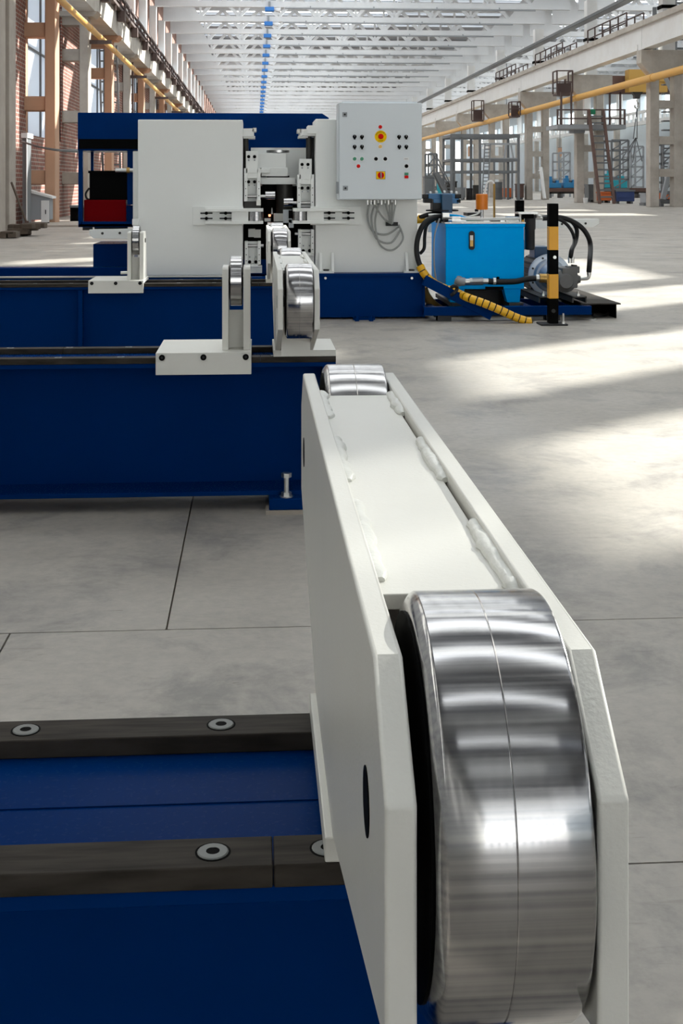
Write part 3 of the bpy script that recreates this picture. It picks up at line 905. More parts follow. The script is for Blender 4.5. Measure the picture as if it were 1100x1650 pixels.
# blue cross beam with the drive frame hanging at its left
bb = MB()
yb = 10.05
zt, zb = Zh(182, yb, 300), Zh(243, yb, 300)
pts = [(X(125, yb), zb), (X(125, yb), zt), (X(519, yb), zt), (X(530, yb), Zh(190, yb, 520)), (X(530, yb), zb)]
cb = bb.prism(pts, 'y', yb, yb + 0.6).build('cross_beam', 'blue_paint', mc, bevel=0.006)
part('vent_slot', 'black_paint', (127, 224, 222, 240, yb - 0.006, 0.02), parent=cb)
df = part('drive_frame', 'blue_paint', (126, 240, 133, 366, yb, 0.05), (130, 357, 214, 366, yb, 0.05), (146, 243, 150.5, 290, yb + 0.5, 0.04), (128, 356, 214, 364, yb + 0.5, 0.05), (126, 240, 131, 366, yb + 0.5, 0.04), bevel=0.003)
MB().box(X(126, yb), yb, Zh(365, yb, 170), X(214, yb), yb + 0.55, Zh(361, yb, 170)).build('frame_tray', 'blue_paint', df)
part('frame_post', 'blue_paint', (205, 243, 214, 330, yb + 0.02, 0.03), parent=df)
part('rubber_foot', 'black_rubber', (133, 366, 148, 371, yb, 0.06), (152, 366, 205, 369, yb + 0.1, 0.06), parent=df)
mt = part('drive_motor_box', 'black_paint', (144, 277, 212, 322, yb + 0.08, 0.35), bevel=0.004)
part('box_rim', 'black_paint', (142, 275, 213, 279, yb + 0.06, 0.39), parent=mt)
MB().tube([P(146, 322, yb + 0.1), P(140, 320, yb + 0.1), P(138, 312, yb + 0.1), P(144, 303, yb + 0.1)], 0.008, 8).build('cable', 'black_rubber', mt)
part('red_tank', 'red_box', (135, 322, 203, 358, yb + 0.04, 0.4), bevel=0.004)
part('pump_block', 'blue_paint', (203, 331, 214, 357, yb + 0.06, 0.2))
c0, c1 = P(186, 274.5, yb - 0.06), P(224, 274.5, yb - 0.06)
MB().cyl(c0, c1, 0.016, 16).build('drive_shaft', 'zinc', mc)
MB().cyl(P(216, 274.5, yb - 0.06), P(223, 274.5, yb - 0.06), 0.034, 20).build('shaft_coupling', 'dark_steel', mc)
MB().cyl(P(204, 274.5, yb - 0.06), P(209, 274.5, yb - 0.06), 0.024, 16).build('shaft_ring', 'brass', mc)
part('pedestal', 'blue_paint', (150, 393, 215, 432, 10.2, 0.5), bevel=0.004)
# outrigger plates left and right
def outrigger(px0, px1, y0, y1, Y, tip_left, holes):
    a, c = X(px0, Y), X(px1, Y)
    zt, zb = Zh(y0, Y, (px0 + px1) / 2), Zh(y1, Y, (px0 + px1) / 2)
    h = zt - zb
    if tip_left: pts = [(a, zt), (a, zb + h * 0.45), (a + h * 0.5, zb), (c, zb - h * 0.1), (c, zt + h * 0.1)]
    else: pts = [(a, zt), (a, zb - h * 0.6), (c - h * 0.7, zb), (c, zb + h * 0.4), (c, zt)]
    o = MB().prism(pts, 'y', Y, Y + 0.05).build('outrigger_plate', 'white_steel', mc, bevel=0.003)
    for px, py in holes:
        p = P(px, py, Y)
        MB().cyl(p + Vector((0, 0.004, 0)), p - Vector((0, 0.006, 0)), 0.010, 12).build('bolt', 'dark_steel', o)
outrigger(143.5, 216, 370, 384, 9.8, True, ((165, 376), (193, 375.5)))
outrigger(690, 965, 353, 366, 10.7, False, ((943, 360), (905, 361)))
part('lamp_bracket', 'white_steel', (213, 353, 224, 363, 9.5, 0.05))
# guide columns and top brackets
part('top_bracket', 'white_steel', (390, 207, 409, 220, HF + 0.02, 0.3), (392, 219, 411, 223, HF + 0.05, 0.25), bevel=0.002)
part('bracket_lug', 'white_paint', (407, 206, 413, 212, HF + 0.02, 0.2), parent=mc)
part('top_bracket', 'white_steel', (483, 208, 508, 219, HF + 0.02, 0.3), (481, 218, 496, 222, HF + 0.05, 0.25), bevel=0.002)
part('bracket_lug', 'white_paint', (479, 208, 485, 214, HF + 0.02, 0.2), parent=mc)
for px, y1 in ((396, 330), (497, 340)):
    c = P(px, y1, HF + 0.12); d = P(px, 219, HF + 0.12)
    MB().cyl(c, d, 0.020, 20).build('guide_column', 'dark_steel', mc)
part('guide_backing', 'dark_grey', (391, 222, 397, 300, HF + 0.2, 0.1)); part('guide_backing', 'dark_grey', (500, 222, 509, 300, HF + 0.2, 0.1))
# dark inside of the throat
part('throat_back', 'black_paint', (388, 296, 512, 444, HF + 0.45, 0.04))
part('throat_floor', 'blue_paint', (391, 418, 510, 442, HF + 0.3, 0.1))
# head
hd = part('head_block', 'white_steel', (412, 247, 461, 271, HF + 0.22, 0.2), bevel=0.003)
part('head_back', 'white_steel', (404, 238, 498, 300, HF + 0.42, 0.06), parent=hd)
part('head_step', 'white_steel', (421, 270, 464, 284, HF + 0.20, 0.2), parent=hd, bevel=0.002)
part('head_gap', 'black_paint', (430, 283, 466, 287, HF + 0.21, 0.2), parent=hd)
part('head_slab', 'white_steel', (418, 286, 476, 297, HF + 0.20, 0.2), parent=hd, bevel=0.002)
part('head_flange', 'white_steel', (415, 272, 435, 279, HF + 0.16, 0.1), parent=hd, bevel=0.004)
c = P(447.5, 246, HF + 0.32)
MB().cyl(c, c + Vector((0, 0, 0.018)), 0.088, 40).build('head_disc', 'steel', hd)
# spindle
c = P(458, 345, HF + 0.3); d = P(458, 296, HF + 0.3)
sp = MB().cyl(c, d, 0.063, 40).build('spindle', 'dark_steel', mc)
c2 = P(434, 342, HF + 0.36); d2 = P(434, 296, HF + 0.36)
MB().cyl(c2, d2, 0.055, 32).build('rear_spindle', 'black_paint', mc)
MB().cyl(P(438, 345, HF + 0.27), P(438, 335, HF + 0.27), 0.010, 12, 0.004).build('spindle_tip', 'steel', sp)
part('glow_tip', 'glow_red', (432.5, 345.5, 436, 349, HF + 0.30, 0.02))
part('tool_holder', 'white_steel', (426, 352, 436, 357, HF + 0.26, 0.05))
part('tool_block', 'white_paint', (441, 344, 457, 357, HF + 0.22, 0.1))
part('tool_plate', 'cabinet_grey', (456, 338, 470, 359, HF + 0.18, 0.04), (465, 354, 473, 367, HF + 0.18, 0.04))
part('table_plate', 'steel', (431, 359, 455, 363, HF + 0.10, 0.2))
# roll brackets
def bolts(parent, pts, Y, r=0.0122, mat='bolt_black'):
    for px, py in pts:
        p = P(px, py, Y)
        MB().cyl(p + Vector((0, 0.004, 0)), p - Vector((0, 0.006, 0)), r, 16).build('bolt', mat, parent)
def roll_bracket(x0, x1, y0, ym, y1, rx0, rx1, ry, up, Y):
    """upper slide plate (x0..x1, y0..ym) with a roll frame below it down to y1"""
    w = x1 - x0
    if up:
        o = part('roll_bracket', 'white_steel', (x0 + 3, y0, x1 - 4 if w > 24 else x1 - 3, ym + 8, Y, 0.10), (x0, ym, x1, ym + 16, Y + 0.005, 0.10), (x0, ym, x0 + 5.5, y1, Y, 0.12), (x1 - 5.5, ym, x1, y1, Y, 0.12), (x0 + 5, ym + 15, x1 - 5, y1, Y + 0.07, 0.03), bevel=0.0015)
        bolts(o, [(x0 + 7.5, y0 + 9), (x0 + 17, y0 + 9), (x0 + 7.5, ym + 22), (x0 + 17, ym + 22)], Y)
        bolts(o, [(x0 + 7.5, y0 + 14.5), (x0 + 17, y0 + 14.5), (x0 + 8, ym + 27.5), (x0 + 17, ym + 27.5)], Y + 0.0, 0.006, 'far_grey')
        ra = y1 - 8
    else:
        o = part('roll_bracket', 'white_steel', (x0, y0, x0 + 5, y1, Y, 0.12), (x1 - 5, y0, x1, y1, Y, 0.12), (x0 + 4, y0, x1 - 4, y1, Y + 0.07, 0.03), (x0, y1 - 2, x1, y1 + 2, Y, 0.1), bevel=0.0015)
        bolts(o, [(x0 + 8, y1 - 6), (x0 + 18, y1 - 6)], Y + 0.06)
        bolts(o, [(x0 + 8, y1 - 14), (x0 + 18, y1 - 14)], Y + 0.06, 0.006, 'far_grey')
        ra = y0 + 7
    for f in (0.30, 0.55, 0.80):
        bolts(o, [(x0 + 2.6, (ym + 8 if up else y0) + (y1 - (ym + 8 if up else y0)) * f), (x1 - 2.6, (ym + 8 if up else y0) + (y1 - (ym + 8 if up else y0)) * f)], Y, 0.0035)
    yy = Y + 0.05
    ax0, ax1 = min(x0 + 4, rx0), max(x1 - 4, rx1)
    MB().cyl(P(ax0, ra, yy), P(ax1, ra, yy), 0.012, 16).build('roll_axle', 'steel', o)
    if rx1 - rx0 > 1:
        MB().cyl(P(rx0, ry, yy), P(rx1, ry, yy), 0.031, 32).build('roll', 'roller_steel', o)
    return o
roll_bracket(393, 419.5, 243.5, 271, 324.5, 427.5, 443, 315, True, HF + 0.02)
roll_bracket(479, 506, 256, 281, 335, 457, 472, 326, True, HF + 0.02)
roll_bracket(394, 420, 389, 389, 428, 424, 424.5, 396, False, HF + 0.0)
roll_bracket(480.5, 506, 370, 370, 410, 475, 475.5, 377, False, HF + 0.02)
part('lower_slide', 'white_steel', (484, 410, 506, 425, HF + 0.06, 0.1)); part('lower_slide', 'white_steel', (400, 428, 422, 440, HF + 0.06, 0.1))
part('slide_block', 'white_paint', (400, 369, 411, 382, HF + 0.25, 0.1), (409, 370, 420, 383, HF + 0.3, 0.05))
part('stop_block', 'white_paint', (413, 322, 420, 331, HF - 0.02, 0.05))
part('slide_foot', 'dark_steel', (393, 325, 420, 336, HF + 0.06, 0.15)); part('slide_foot', 'dark_steel', (480, 334, 506, 338, HF + 0.06, 0.15))
# side guide rolls on forks
def fork(px0, px1, bp0, bp1, rl0, rl1, ytop, flip):
    Y = HF - 0.06
    o = part('guide_back_plate', 'white_steel', (bp0, ytop - 3, bp1, ytop + 27, HF - 0.025, 0.025), bevel=0.001)
    for yy in (ytop, ytop + 20):
        part('fork_plate', 'white_steel', (px0, yy, px1, yy + 5, Y - 0.05, 0.10), parent=o, bevel=0.001)
    if flip: part('fork_spacer', 'white_steel', (rl1, ytop + 4, rl1 + 27, ytop + 21, Y - 0.03, 0.05), parent=o)
    else: part('fork_spacer', 'white_steel', (rl0 - 27, ytop + 4, rl0, ytop + 21, Y - 0.03, 0.05), parent=o)
    cx = (rl0 + rl1) / 2
    MB().cyl(P(cx, ytop + 20, Y), P(cx, ytop + 5, Y), (X(rl1, Y) - X(rl0, Y)) / 2, 40).build('guide_roll', 'roller_steel', o)
    for k in range(2):
        for j in range(2):
            bx = (bp0 + 22 + k * 31) if not flip else (bp1 - 52 + k * 31)
            by = ytop + 7.5 + j * 8.5
            p = P(bx, by, HF - 0.025)
            MB().box(p.x - 0.045, p.y - 0.004, p.z - 0.005, p.x + 0.045, p.y, p.z + 0.005).build('slot', 'dark_grey', o)
            MB().cyl(p, p - Vector((0, 0.02, 0)), 0.012, 12).build('bolt', 'bolt_black', o)
fork(330, 424, 310.5, 392, 400, 424, 336, False)
fork(472, 562, 500, 582, 471.5, 494.5, 335.5, True)
part('fork_packer', 'black_paint', (465, 339, 473, 352, HF - 0.03, 0.05))

# ================================================================== CONTROL CABINET
YC = 9.28
cc = thing('control_cabinet', 'light grey control cabinet with buttons and emergency stop on its door', 'cabinet', (X(611, YC), YC + 0.13, Zh(322, YC, 611)))
part('body', 'cabinet_grey', (545, 166, 679, 322, YC + 0.02, 0.235), parent=cc, bevel=0.004)
door = part('door', 'cabinet_grey', (546.5, 165.5, 679.5, 321, YC, 0.02), parent=cc, bevel=0.004)
def face(px, py): return P(px, py, YC)
def disc(name, mat, px, py, r, h, n=24, parent=door, y0=0.0, r2=None):
    p = face(px, py) - Vector((0, y0, 0))
    return MB().cyl(p + Vector((0, 0.001, 0)), p - Vector((0, h, 0)), r, n, r2).build(name, mat, parent)
def zp(x, y): return 540 + x / 7.333, 160 + y / 7.333
for x, y in ((112, 180), (120, 1050)):
    q = zp(x, y)
    part('lock_plate', 'far_grey', (q[0] - 3.8, q[1] - 3.8, q[0] + 3.8, q[1] + 3.8, YC - 0.004, 0.004), parent=door, bevel=0.0008)
    disc('lock', 'dark_grey', q[0], q[1], 0.007, 0.007)
part('hinge', 'far_grey', (541.5, 293, 545, 312, YC + 0.02, 0.02), parent=cc)
for x, y in ((228, 443), (314, 443), (228, 560), (314, 560), (752, 443), (836, 443), (755, 560), (838, 560)):
    q = zp(x, y)
    o = disc('selector_knob', 'bolt_black', q[0], q[1], 0.0135, 0.012)
    p = face(q[0], q[1])
    MB().box(p.x - 0.006, p.y - 0.022, p.z - 0.020, p.x + 0.006, p.y - 0.010, p.z + 0.011).build('handle', 'bolt_black', o, bevel=0.002)
    MB().box(p.x - 0.001, p.y - 0.0226, p.z + 0.001, p.x + 0.001, p.y - 0.022, p.z + 0.010).build('pointer_mark', 'plastic_white', o)
for x, y, m in ((531, 327, 'red'), (531, 558, 'amber'), (228, 704, 'green'), (314, 704, 'green'), (273, 790, 'red'), (480, 704, 'bolt_black'), (590, 704, 'bolt_black'), (840, 790, 'bolt_black')):
    q = zp(x, y)
    o = disc('push_button', 'zinc', q[0], q[1], 0.0160, 0.004)
    disc('button_cap', m, q[0], q[1], 0.0148, 0.013, parent=o, r2=0.0125)
q = zp(838, 704)
part('label_plate', 'plastic_white', (q[0] - 4, q[1] - 2, q[0] + 4, q[1] + 2, YC - 0.002, 0.002), parent=door)
part('label_mark', 'far_grey', (q[0] - 2.6, q[1] - 0.5, q[0] + 2.6, q[1] + 0.5, YC - 0.003, 0.001), parent=door)
q = zp(536, 440)
es = disc('emergency_stop_plate', 'yellow', q[0], q[1], 0.044, 0.002, 48)
MB().lathe(face(*q) - Vector((0, 0.002, 0)), face(*q) - Vector((0, 0.05, 0)), [(0, 0.012), (0.012, 0.012), (0.012, 0.0195), (0.02, 0.0195), (0.026, 0.015), (0.028, 0.0)], 32).build('mushroom_button', 'red', es)
def lettering(name, items, mat, parent, rad=None):
    """items: list of (char, position, size, rotation about the door normal)"""
    b = MB()
    for ch, pos, size, rot in items:
        cu = bpy.data.curves.new('glyph', 'FONT'); cu.body = ch; cu.size = size; cu.align_x = 'CENTER'; cu.align_y = 'CENTER'; cu.resolution_u = 2
        ob = bpy.data.objects.new('glyph', cu); COL.objects.link(ob)
        dg = bpy.context.evaluated_depsgraph_get()
        me = ob.evaluated_get(dg).to_mesh()
        vs = []
        for v in me.vertices:
            x = v.co.x * math.cos(rot) - v.co.y * math.sin(rot)
            z = v.co.x * math.sin(rot) + v.co.y * math.cos(rot)
            vs.append((pos.x + x, pos.y, pos.z + z))
        b.add(vs, [tuple(p.vertices) for p in me.polygons])
        ob.evaluated_get(dg).to_mesh_clear()
        bpy.data.objects.remove(ob); bpy.data.curves.remove(cu)
    return b.build(name, mat, parent, smooth=False)
ctr = face(*q) - Vector((0, 0.0026, 0))
it = []
for i, ch in enumerate('EMERGENCY'):
    a = R(158 - i * 17)
    it.append((ch, ctr + Vector((math.cos(a) * 0.0335, 0, math.sin(a) * 0.0335)), 0.0145, a - math.pi / 2))
for i, ch in enumerate('STOP'):
    a = R(-114 + i * 16)
    it.append((ch, ctr + Vector((math.cos(a) * 0.0335, 0, math.sin(a) * 0.0335)), 0.0145, a + math.pi / 2))
lettering('lettering', it, 'bolt_black', es)
q = zp(537, 898)
ms = part('main_switch_plate', 'yellow', (q[0] - 7, q[1] - 6, q[0] + 7, q[1] + 6, YC - 0.005, 0.005), parent=door, bevel=0.001)
part('plate_border', 'bolt_black', (q[0] - 7.4, q[1] - 6.4, q[0] + 7.4, q[1] + 6.4, YC - 0.003, 0.003), parent=ms)
p = face(*q)
MB().cyl(p - Vector((0, 0.005, 0)), p - Vector((0, 0.014, 0)), 0.023, 28).build('rotary_handle', 'red', ms)
MB().box(p.x - 0.004, p.y - 0.028, p.z - 0.021, p.x + 0.004, p.y - 0.012, p.z + 0.021).build('handle_bar', 'far_grey', ms)
q = zp(841, 900)
part('start_button', 'green', (q[0] - 3.1, q[1] - 4.6, q[0] + 3.1, q[1] - 0.3, YC - 0.006, 0.006), parent=door)
part('stop_button', 'red', (q[0] - 3.1, q[1] + 0.2, q[0] + 3.1, q[1] + 4.6, YC - 0.006, 0.006), parent=door)
# mounting brackets to the housing
part('mounting_bracket', 'cabinet_grey', (555, 180, 565, 310, YC + 0.25, 0.03), (655, 180, 665, 310, YC + 0.25, 0.03), parent=cc)
part('top_flange', 'cabinet_grey', (552, 163.5, 672, 166, YC + 0.06, 0.15), parent=cc)
# cable glands and looped cables
rng = random.Random(5)
for i in range(9):
    px = 592 + i * 5.6
    p0 = P(px, 322, YC + 0.10 + 0.05 * (i % 2))
    MB().cyl(p0, p0 - Vector((0, 0, 0.035)), 0.010, 10).build('cable_gland', 'zinc', cc)
loops = [[(594, 328), (592, 350), (600, 372), (622, 378), (642, 366)], [(604, 328), (598, 352), (606, 384), (630, 391), (646, 368)], [(610, 328), (604, 360), (612, 394), (632, 403), (649, 385), (642, 362)],
         [(600, 326), (618, 352), (632, 361)], [(621, 328), (625, 345), (628, 360)], [(627, 326), (628, 345), (630, 360)], [(632, 326), (631, 345), (631, 360)], [(637, 328), (634, 345), (632, 360)]]
for i, L_ in enumerate(loops):
    Y = HF - 0.05 - 0.012 * i
    pts = [P(px, py, YC + 0.13 if k == 0 else Y) for k, (px, py) in enumerate(L_)]
    MB().tube(pts, 0.0075, 8).build('cable', 'cable_grey', cc)
part('cable_entry', 'dark_grey', (622, 358, 641, 364, HF - 0.03, 0.03), parent=cc)

# ================================================================== HYDRAULIC UNIT
YT = 9.5
hy = thing('hydraulic_unit', 'bright blue hydraulic power unit with pump on a dark blue skid', 'hydraulic unit', (X(780, YT), YT + 0.35, 0))
def hp(name, mat, *rects, parent=hy, bevel=0.0): return part(name, mat, *rects, parent=parent, bevel=bevel)
def zq(x, y): return 670 + x / 6.111, 290 + y / 6.111       # photo point from the left detail view
def zr(x, y): return 820 + x / 5.789, 310 + y / 5.789       # photo point from the right detail view
tk = MB().box(X(718, YT), YT, Zh(466, YT, 780), X(844, YT), YT + 0.78, Zh(360, YT, 780)).build('tank', 'tank_blue', hy, bevel=0.006)
MB().box(X(717, YT), YT - 0.008, Zh(366, YT, 780), X(845, YT), YT + 0.79, Zh(360.5, YT, 780)).build('tank_rim', 'tank_blue', tk, bevel=0.003)
MB().box(X(716, YT), YT - 0.012, Zh(360.5, YT, 780), X(846, YT), YT + 0.80, Zh(358, YT, 780)).build('tank_cover', 'white_steel', hy, bevel=0.002)
for px in (725, 745, 769, 794, 819, 840):
    b = P(px, 359, YT - 0.0)
    MB().cyl(b, b - Vector((0, 0.016, 0)), 0.006, 8).build('cover_bolt', 'zinc', hy)
def leg(a, b_, c, d, y0, y1, Y):
    m = (a + b_) / 2
    return MB().prism([(X(a, Y), Zh(y0, Y, m)), (X(b_, Y), Zh(y0, Y, m)), (X(d, Y), Zh(y1, Y, m)), (X(c, Y), Zh(y1, Y, m))], 'y', Y, Y + 0.1).build('tank_leg', 'tank_blue', hy, bevel=0.002)
leg(720, 748, 725, 745, 465, 487, YT + 0.02); leg(811, 839, 817, 837, 465, 487, YT + 0.02)
leg(720, 748, 725, 745, 465, 487, YT + 0.62); leg(811, 839, 817, 837, 465, 487, YT + 0.62)
hp('leg_channel', 'dark_steel', (727, 488, 751, 495, YT - 0.02, 0.85), bevel=0.002)
hp('leg_channel', 'dark_steel', (820, 488, 843, 495, YT - 0.02, 0.85), bevel=0.002)
# skid
YS = 9.22
hp('skid_beam', 'blue_paint', (683, 494, 953, 508, YS, 0.07), bevel=0.003)
hp('skid_beam', 'blue_paint', (683, 482, 945, 494, YS + 1.0, 0.07), bevel=0.003)
for px in (690, 760, 850, 930):
    MB().box(X(px, YS), YS + 0.07, Zh(507, YS, px), X(px, YS) + 0.07, YS + 1.0, Zh(497, YS, px)).build('cross_member', 'blue_paint', hy)
hp('skid_runner', 'dark_grey', (700, 508, 900, 515, YS + 0.3, 0.08))
for px in (705, 880):
    hp('skid_pad', 'dark_grey', (px, 507, px + 22, 519.5, YS + 0.01, 0.1))
br = MB()
p0, p1 = P(683, 451, YS + 0.01), P(792, 508, YS + 0.01)
br.bar(p0, p1, 0.04, 0.075).build('diagonal_brace', 'blue_paint', hy, bevel=0.003)
MB().tube([P(*zq(345, 1060), YS - 0.03), P(*zq(375, 1045), YS - 0.045), P(*zq(405, 1062), YS - 0.03), P(*zq(380, 1110), YS - 0.045), P(*zq(345, 1135), YS - 0.03)], 0.013, 8).build('brace_clamp', 'black_rubber', hy)
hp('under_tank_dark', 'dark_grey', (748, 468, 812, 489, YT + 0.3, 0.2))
# sight gauge
q0, q1 = zq(547, 530), zq(547, 660)
def capsule(a, b_, rx, Y, d, name, mat, parent):
    c0, c1 = P(*a, Y), P(*b_, Y)
    pts = []
    for i in range(13):
        an = math.pi * i / 12
        pts.append((c0.x + rx * math.cos(an), c0.z + rx * math.sin(an)))
    for i in range(13):
        an = math.pi + math.pi * i / 12
        pts.append((c1.x + rx * math.cos(an), c1.z + rx * math.sin(an)))
    return MB().prism(pts, 'y', Y - d, Y + 0.002).build(name, mat, parent)
sg = capsule(q0, q1, 0.021, YT, 0.018, 'sight_gauge', 'black_rubber', tk)
a, b_ = zq(533, 545), zq(562, 655)
hp('gauge_glass', 'amber', (a[0], a[1] + 8, b_[0], b_[1], YT - 0.020, 0.004), parent=sg)
hp('gauge_scale', 'plastic_white', (a[0], a[1], b_[0], a[1] + 8, YT - 0.020, 0.004), parent=sg)
# suction pipe along the front
ypf = YT - 0.05
MB().tube([P(739, 453, YT), P(739, 453, YT - 0.03), P(741.5, 453.5, ypf), P(748, 454, ypf)], 0.031, 16, sub=5).build('pipe_elbow', 'far_grey', hy)
MB().cyl(P(739, 453, YT - 0.005), P(739, 453, YT + 0.004), 0.040, 24).build('pipe_flange', 'far_grey', hy)
MB().cyl(P(746, 454, ypf), P(758, 454, ypf), 0.026, 18).build('suction_pipe', 'zinc', hy)
MB().cyl(P(756, 453.5, ypf), P(760, 453.5, ypf), 0.030, 6).build('pipe_union', 'zinc', hy)
MB().cyl(P(760, 453.5, ypf), P(778, 453, ypf), 0.029, 8).build('ball_valve', 'zinc', hy)
MB().cyl(P(778, 453, ypf), P(786, 453, ypf), 0.022, 14).build('suction_pipe', 'zinc', hy)
MB().cyl(P(794, 453, ypf), P(798, 453, ypf), 0.029, 16).build('hose_clamp', 'zinc', hy)
MB().tube([P(785, 453, ypf), P(800, 454, ypf), P(830, 453.5, ypf), P(850, 449.5, ypf), P(870, 448, ypf)], 0.022, 12).build('suction_hose', 'black_rubber', hy)
MB().cyl(P(863, 448, ypf), P(868, 448, ypf), 0.027, 16).build('hose_clamp', 'zinc', hy)
hp('valve_lever', 'black_paint', (782, 462, 811, 467, ypf - 0.02, 0.012), parent=hy)
MB().cyl(P(802, 449.5, ypf), P(802, 446, ypf), 0.012, 10).build('valve_stem', 'black_paint', hy)
# cover top gear: breather, valve stack, fittings
b0 = P(776, 338, YT + 0.25)
bo = MB().lathe(P(776, 338, YT + 0.25), P(776, 311, YT + 0.25), [(0, 0.040), (0.003, 0.046), (0.116, 0.046), (0.121, 0.042), (0.122, 0)], 32).build('breather_cap', 'orange', hy)
MB().cyl(P(776, 338, YT + 0.25), Vector((b0.x, b0.y, Zh(358, YT, 776))), 0.013, 14).build('breather_stem', 'steel', bo)
MB().cyl(P(767.5, 337, YT + 0.24), P(767.5, 341, YT + 0.24), 0.014, 12).build('breather_knob', 'black_rubber', bo)
YV = YT + 0.12
vs_ = hp('valve_stack', 'valve_blue', (690, 312, 733, 322, YV + 0.05, 0.16), (698, 320, 739, 328, YV + 0.04, 0.14), bevel=0.004)
hp('valve_cover', 'deep_teal', (712, 313, 728.5, 343, YV - 0.02, 0.05), parent=vs_, bevel=0.002)
hp('solenoid_end', 'black_rubber', (681, 313, 690, 320, YV + 0.06, 0.08), (683, 320, 696, 327, YV + 0.04, 0.08), (733, 313, 743, 320, YV + 0.06, 0.08), (735, 321, 742, 327, YV + 0.04, 0.08), parent=vs_, bevel=0.004)
hp('manifold', 'dark_grey', (697, 327, 729, 338, YV + 0.03, 0.14), parent=vs_, bevel=0.003)
MB().lathe(P(712, 341, YV + 0.1), P(712, 335, YV + 0.1), [(0, 0.06), (0.004, 0.125), (0.014, 0.125), (0.024, 0.05)], 28).build('drip_tray', 'black_rubber', vs_)
MB().cyl(P(712, 359, YV + 0.1), P(712, 339, YV + 0.1), 0.05, 16).build('valve_pedestal', 'dark_grey', vs_)
for px, py in ((693, 309), (703, 308), (716, 307.5), (727, 308), (735, 309)):
    MB().lathe(P(px, py + 3.5, YV + 0.1), P(px, py - 2, YV + 0.1), [(0, 0.012), (0.012, 0.013), (0.018, 0.009), (0.02, 0)], 10).build('valve_fitting', 'zinc', vs_)
def covpipe(pts, r, mat, Y): return MB().tube([P(a, b_, Y) for a, b_ in pts], r, 8).build('cover_pipe', mat, hy)
covpipe([(712, 352), (730, 351), (760, 353), (800, 353), (838, 352)], 0.011, 'zinc', YT + 0.05)
covpipe([(716, 347), (740, 349), (752, 353)], 0.012, 'tank_blue', YT + 0.1)
covpipe([(752, 350), (768, 345), (774, 340)], 0.006, 'zinc', YT + 0.2)
hp('cover_fitting', 'zinc', (713, 343, 724, 350, YT + 0.02, 0.05), (728, 349, 742, 354, YT + 0.04, 0.05), (815, 352, 836, 357, YT + 0.1, 0.05))
hp('cover_flange', 'dark_grey', (753, 343, 778, 348, YT + 0.5, 0.2), (792, 352, 806, 358, YT + 0.15, 0.1), (715, 354, 722, 358, YT + 0.02, 0.04))
hp('cover_valve', 'valve_blue', (816, 349, 840, 353, YT + 0.12, 0.06), (716, 355, 728, 358.5, YT + 0.02, 0.05))
MB().cyl(P(763, 357, YT + 0.3), P(763, 354, YT + 0.3), 0.06, 20).build('filler_cap', 'green', hy)
# dip rod with the looped white hose
MB().cyl(P(796, 358, YT + 0.3), P(796, 296, YT + 0.3), 0.0085, 8).build('drain_rod', 'brass', hy)
MB().tube([P(796, 297, YT + 0.3), P(792, 292, YT + 0.3), P(785, 294, YT + 0.3), P(782, 304, YT + 0.3), P(781, 310, YT + 0.3)], 0.007, 8).build('drain_hose', 'plastic_white', hy)
# return filter at the right end
yf = YT + 0.12
rf = MB().lathe(P(*zr(195, 535), yf), P(*zr(195, 200), yf), [(0, 0.030), (0.008, 0.037), (0.15, 0.037), (0.16, 0.042), (0.24, 0.042), (0.245, 0.05), (0.265, 0.05)], 28).build('return_filter', 'dark_grey', hy)
hp('filter_head', 'black_paint', (843, 344, 860, 352, yf - 0.05, 0.12), parent=rf, bevel=0.004)
hp('filter_flange', 'zinc', (835, 342, 866, 345, yf - 0.06, 0.14), parent=rf)
MB().cyl(P(838, 360, yf), P(838, 343, yf), 0.010, 10).build('filter_post', 'zinc', rf)
MB().cyl(P(846.5, 368, yf + 0.02), P(846.5, 402, yf + 0.02), 0.010, 10).build('filter_tube', 'zinc', rf)
for px, py in ((862, 346), (866, 349), (858, 352)):
    MB().cyl(P(px, py, yf), P(px + 4, py, yf), 0.014, 10).build('filter_fitting', 'zinc', rf)
MB().cyl(P(862, 352, yf), P(874, 352, yf), 0.011, 10).build('filter_fitting', 'zinc', rf)
# electric motor, bell housing, pump: axis along the hall, pump towards the camera
ym = YT + 0.30
XM, ZM = X(886, 9.85), Zh(444, 9.85, 886)
def mv(dx, y, dz): return Vector((XM + dx, y, ZM + dz))
def at(px, py, Y=ym): return P(px, py, Y)
mo = MB().cyl(mv(0, 9.89, 0), mv(0, 10.35, 0), 0.150, 40).build('electric_motor', 'dark_grey', hy)
for i in range(20):
    an = 2 * math.pi * i / 20
    c = mv(math.cos(an) * 0.153, 9.92, math.sin(an) * 0.153); d = mv(math.cos(an) * 0.153, 10.30, math.sin(an) * 0.153)
    MB().bar(c, d, 0.014).build('cooling_fin', 'dark_grey', mo)
MB().box(XM - 0.10, 9.95, ZM + 0.13, XM + 0.02, 10.15, ZM + 0.22).build('terminal_box', 'deep_teal', mo, bevel=0.006)
for sx in (-0.13, 0.09):
    MB().box(XM + sx, 9.95, Zh(478, 9.3, 880), XM + sx + 0.04, 10.25, ZM - 0.10).build('motor_foot', 'dark_grey', mo)
be = MB().lathe(mv(0, 9.89, 0), mv(0, 9.5, 0), [(0, 0.166), (0.022, 0.166), (0.024, 0.160), (0.025, 0.128), (0.032, 0.124), (0.075, 0.118), (0.08, 0.100), (0.13, 0.090), (0.20, 0.080), (0.21, 0.065)], 48).build('bell_housing', 'bell_alu', hy)
for i in range(8):
    an = 2 * math.pi * (i + 0.5) / 8
    c = mv(math.cos(an) * 0.145, 9.866, math.sin(an) * 0.145)
    MB().cyl(c, c - Vector((0, 0.012, 0)), 0.008, 8).build('bolt', 'dark_steel', be)
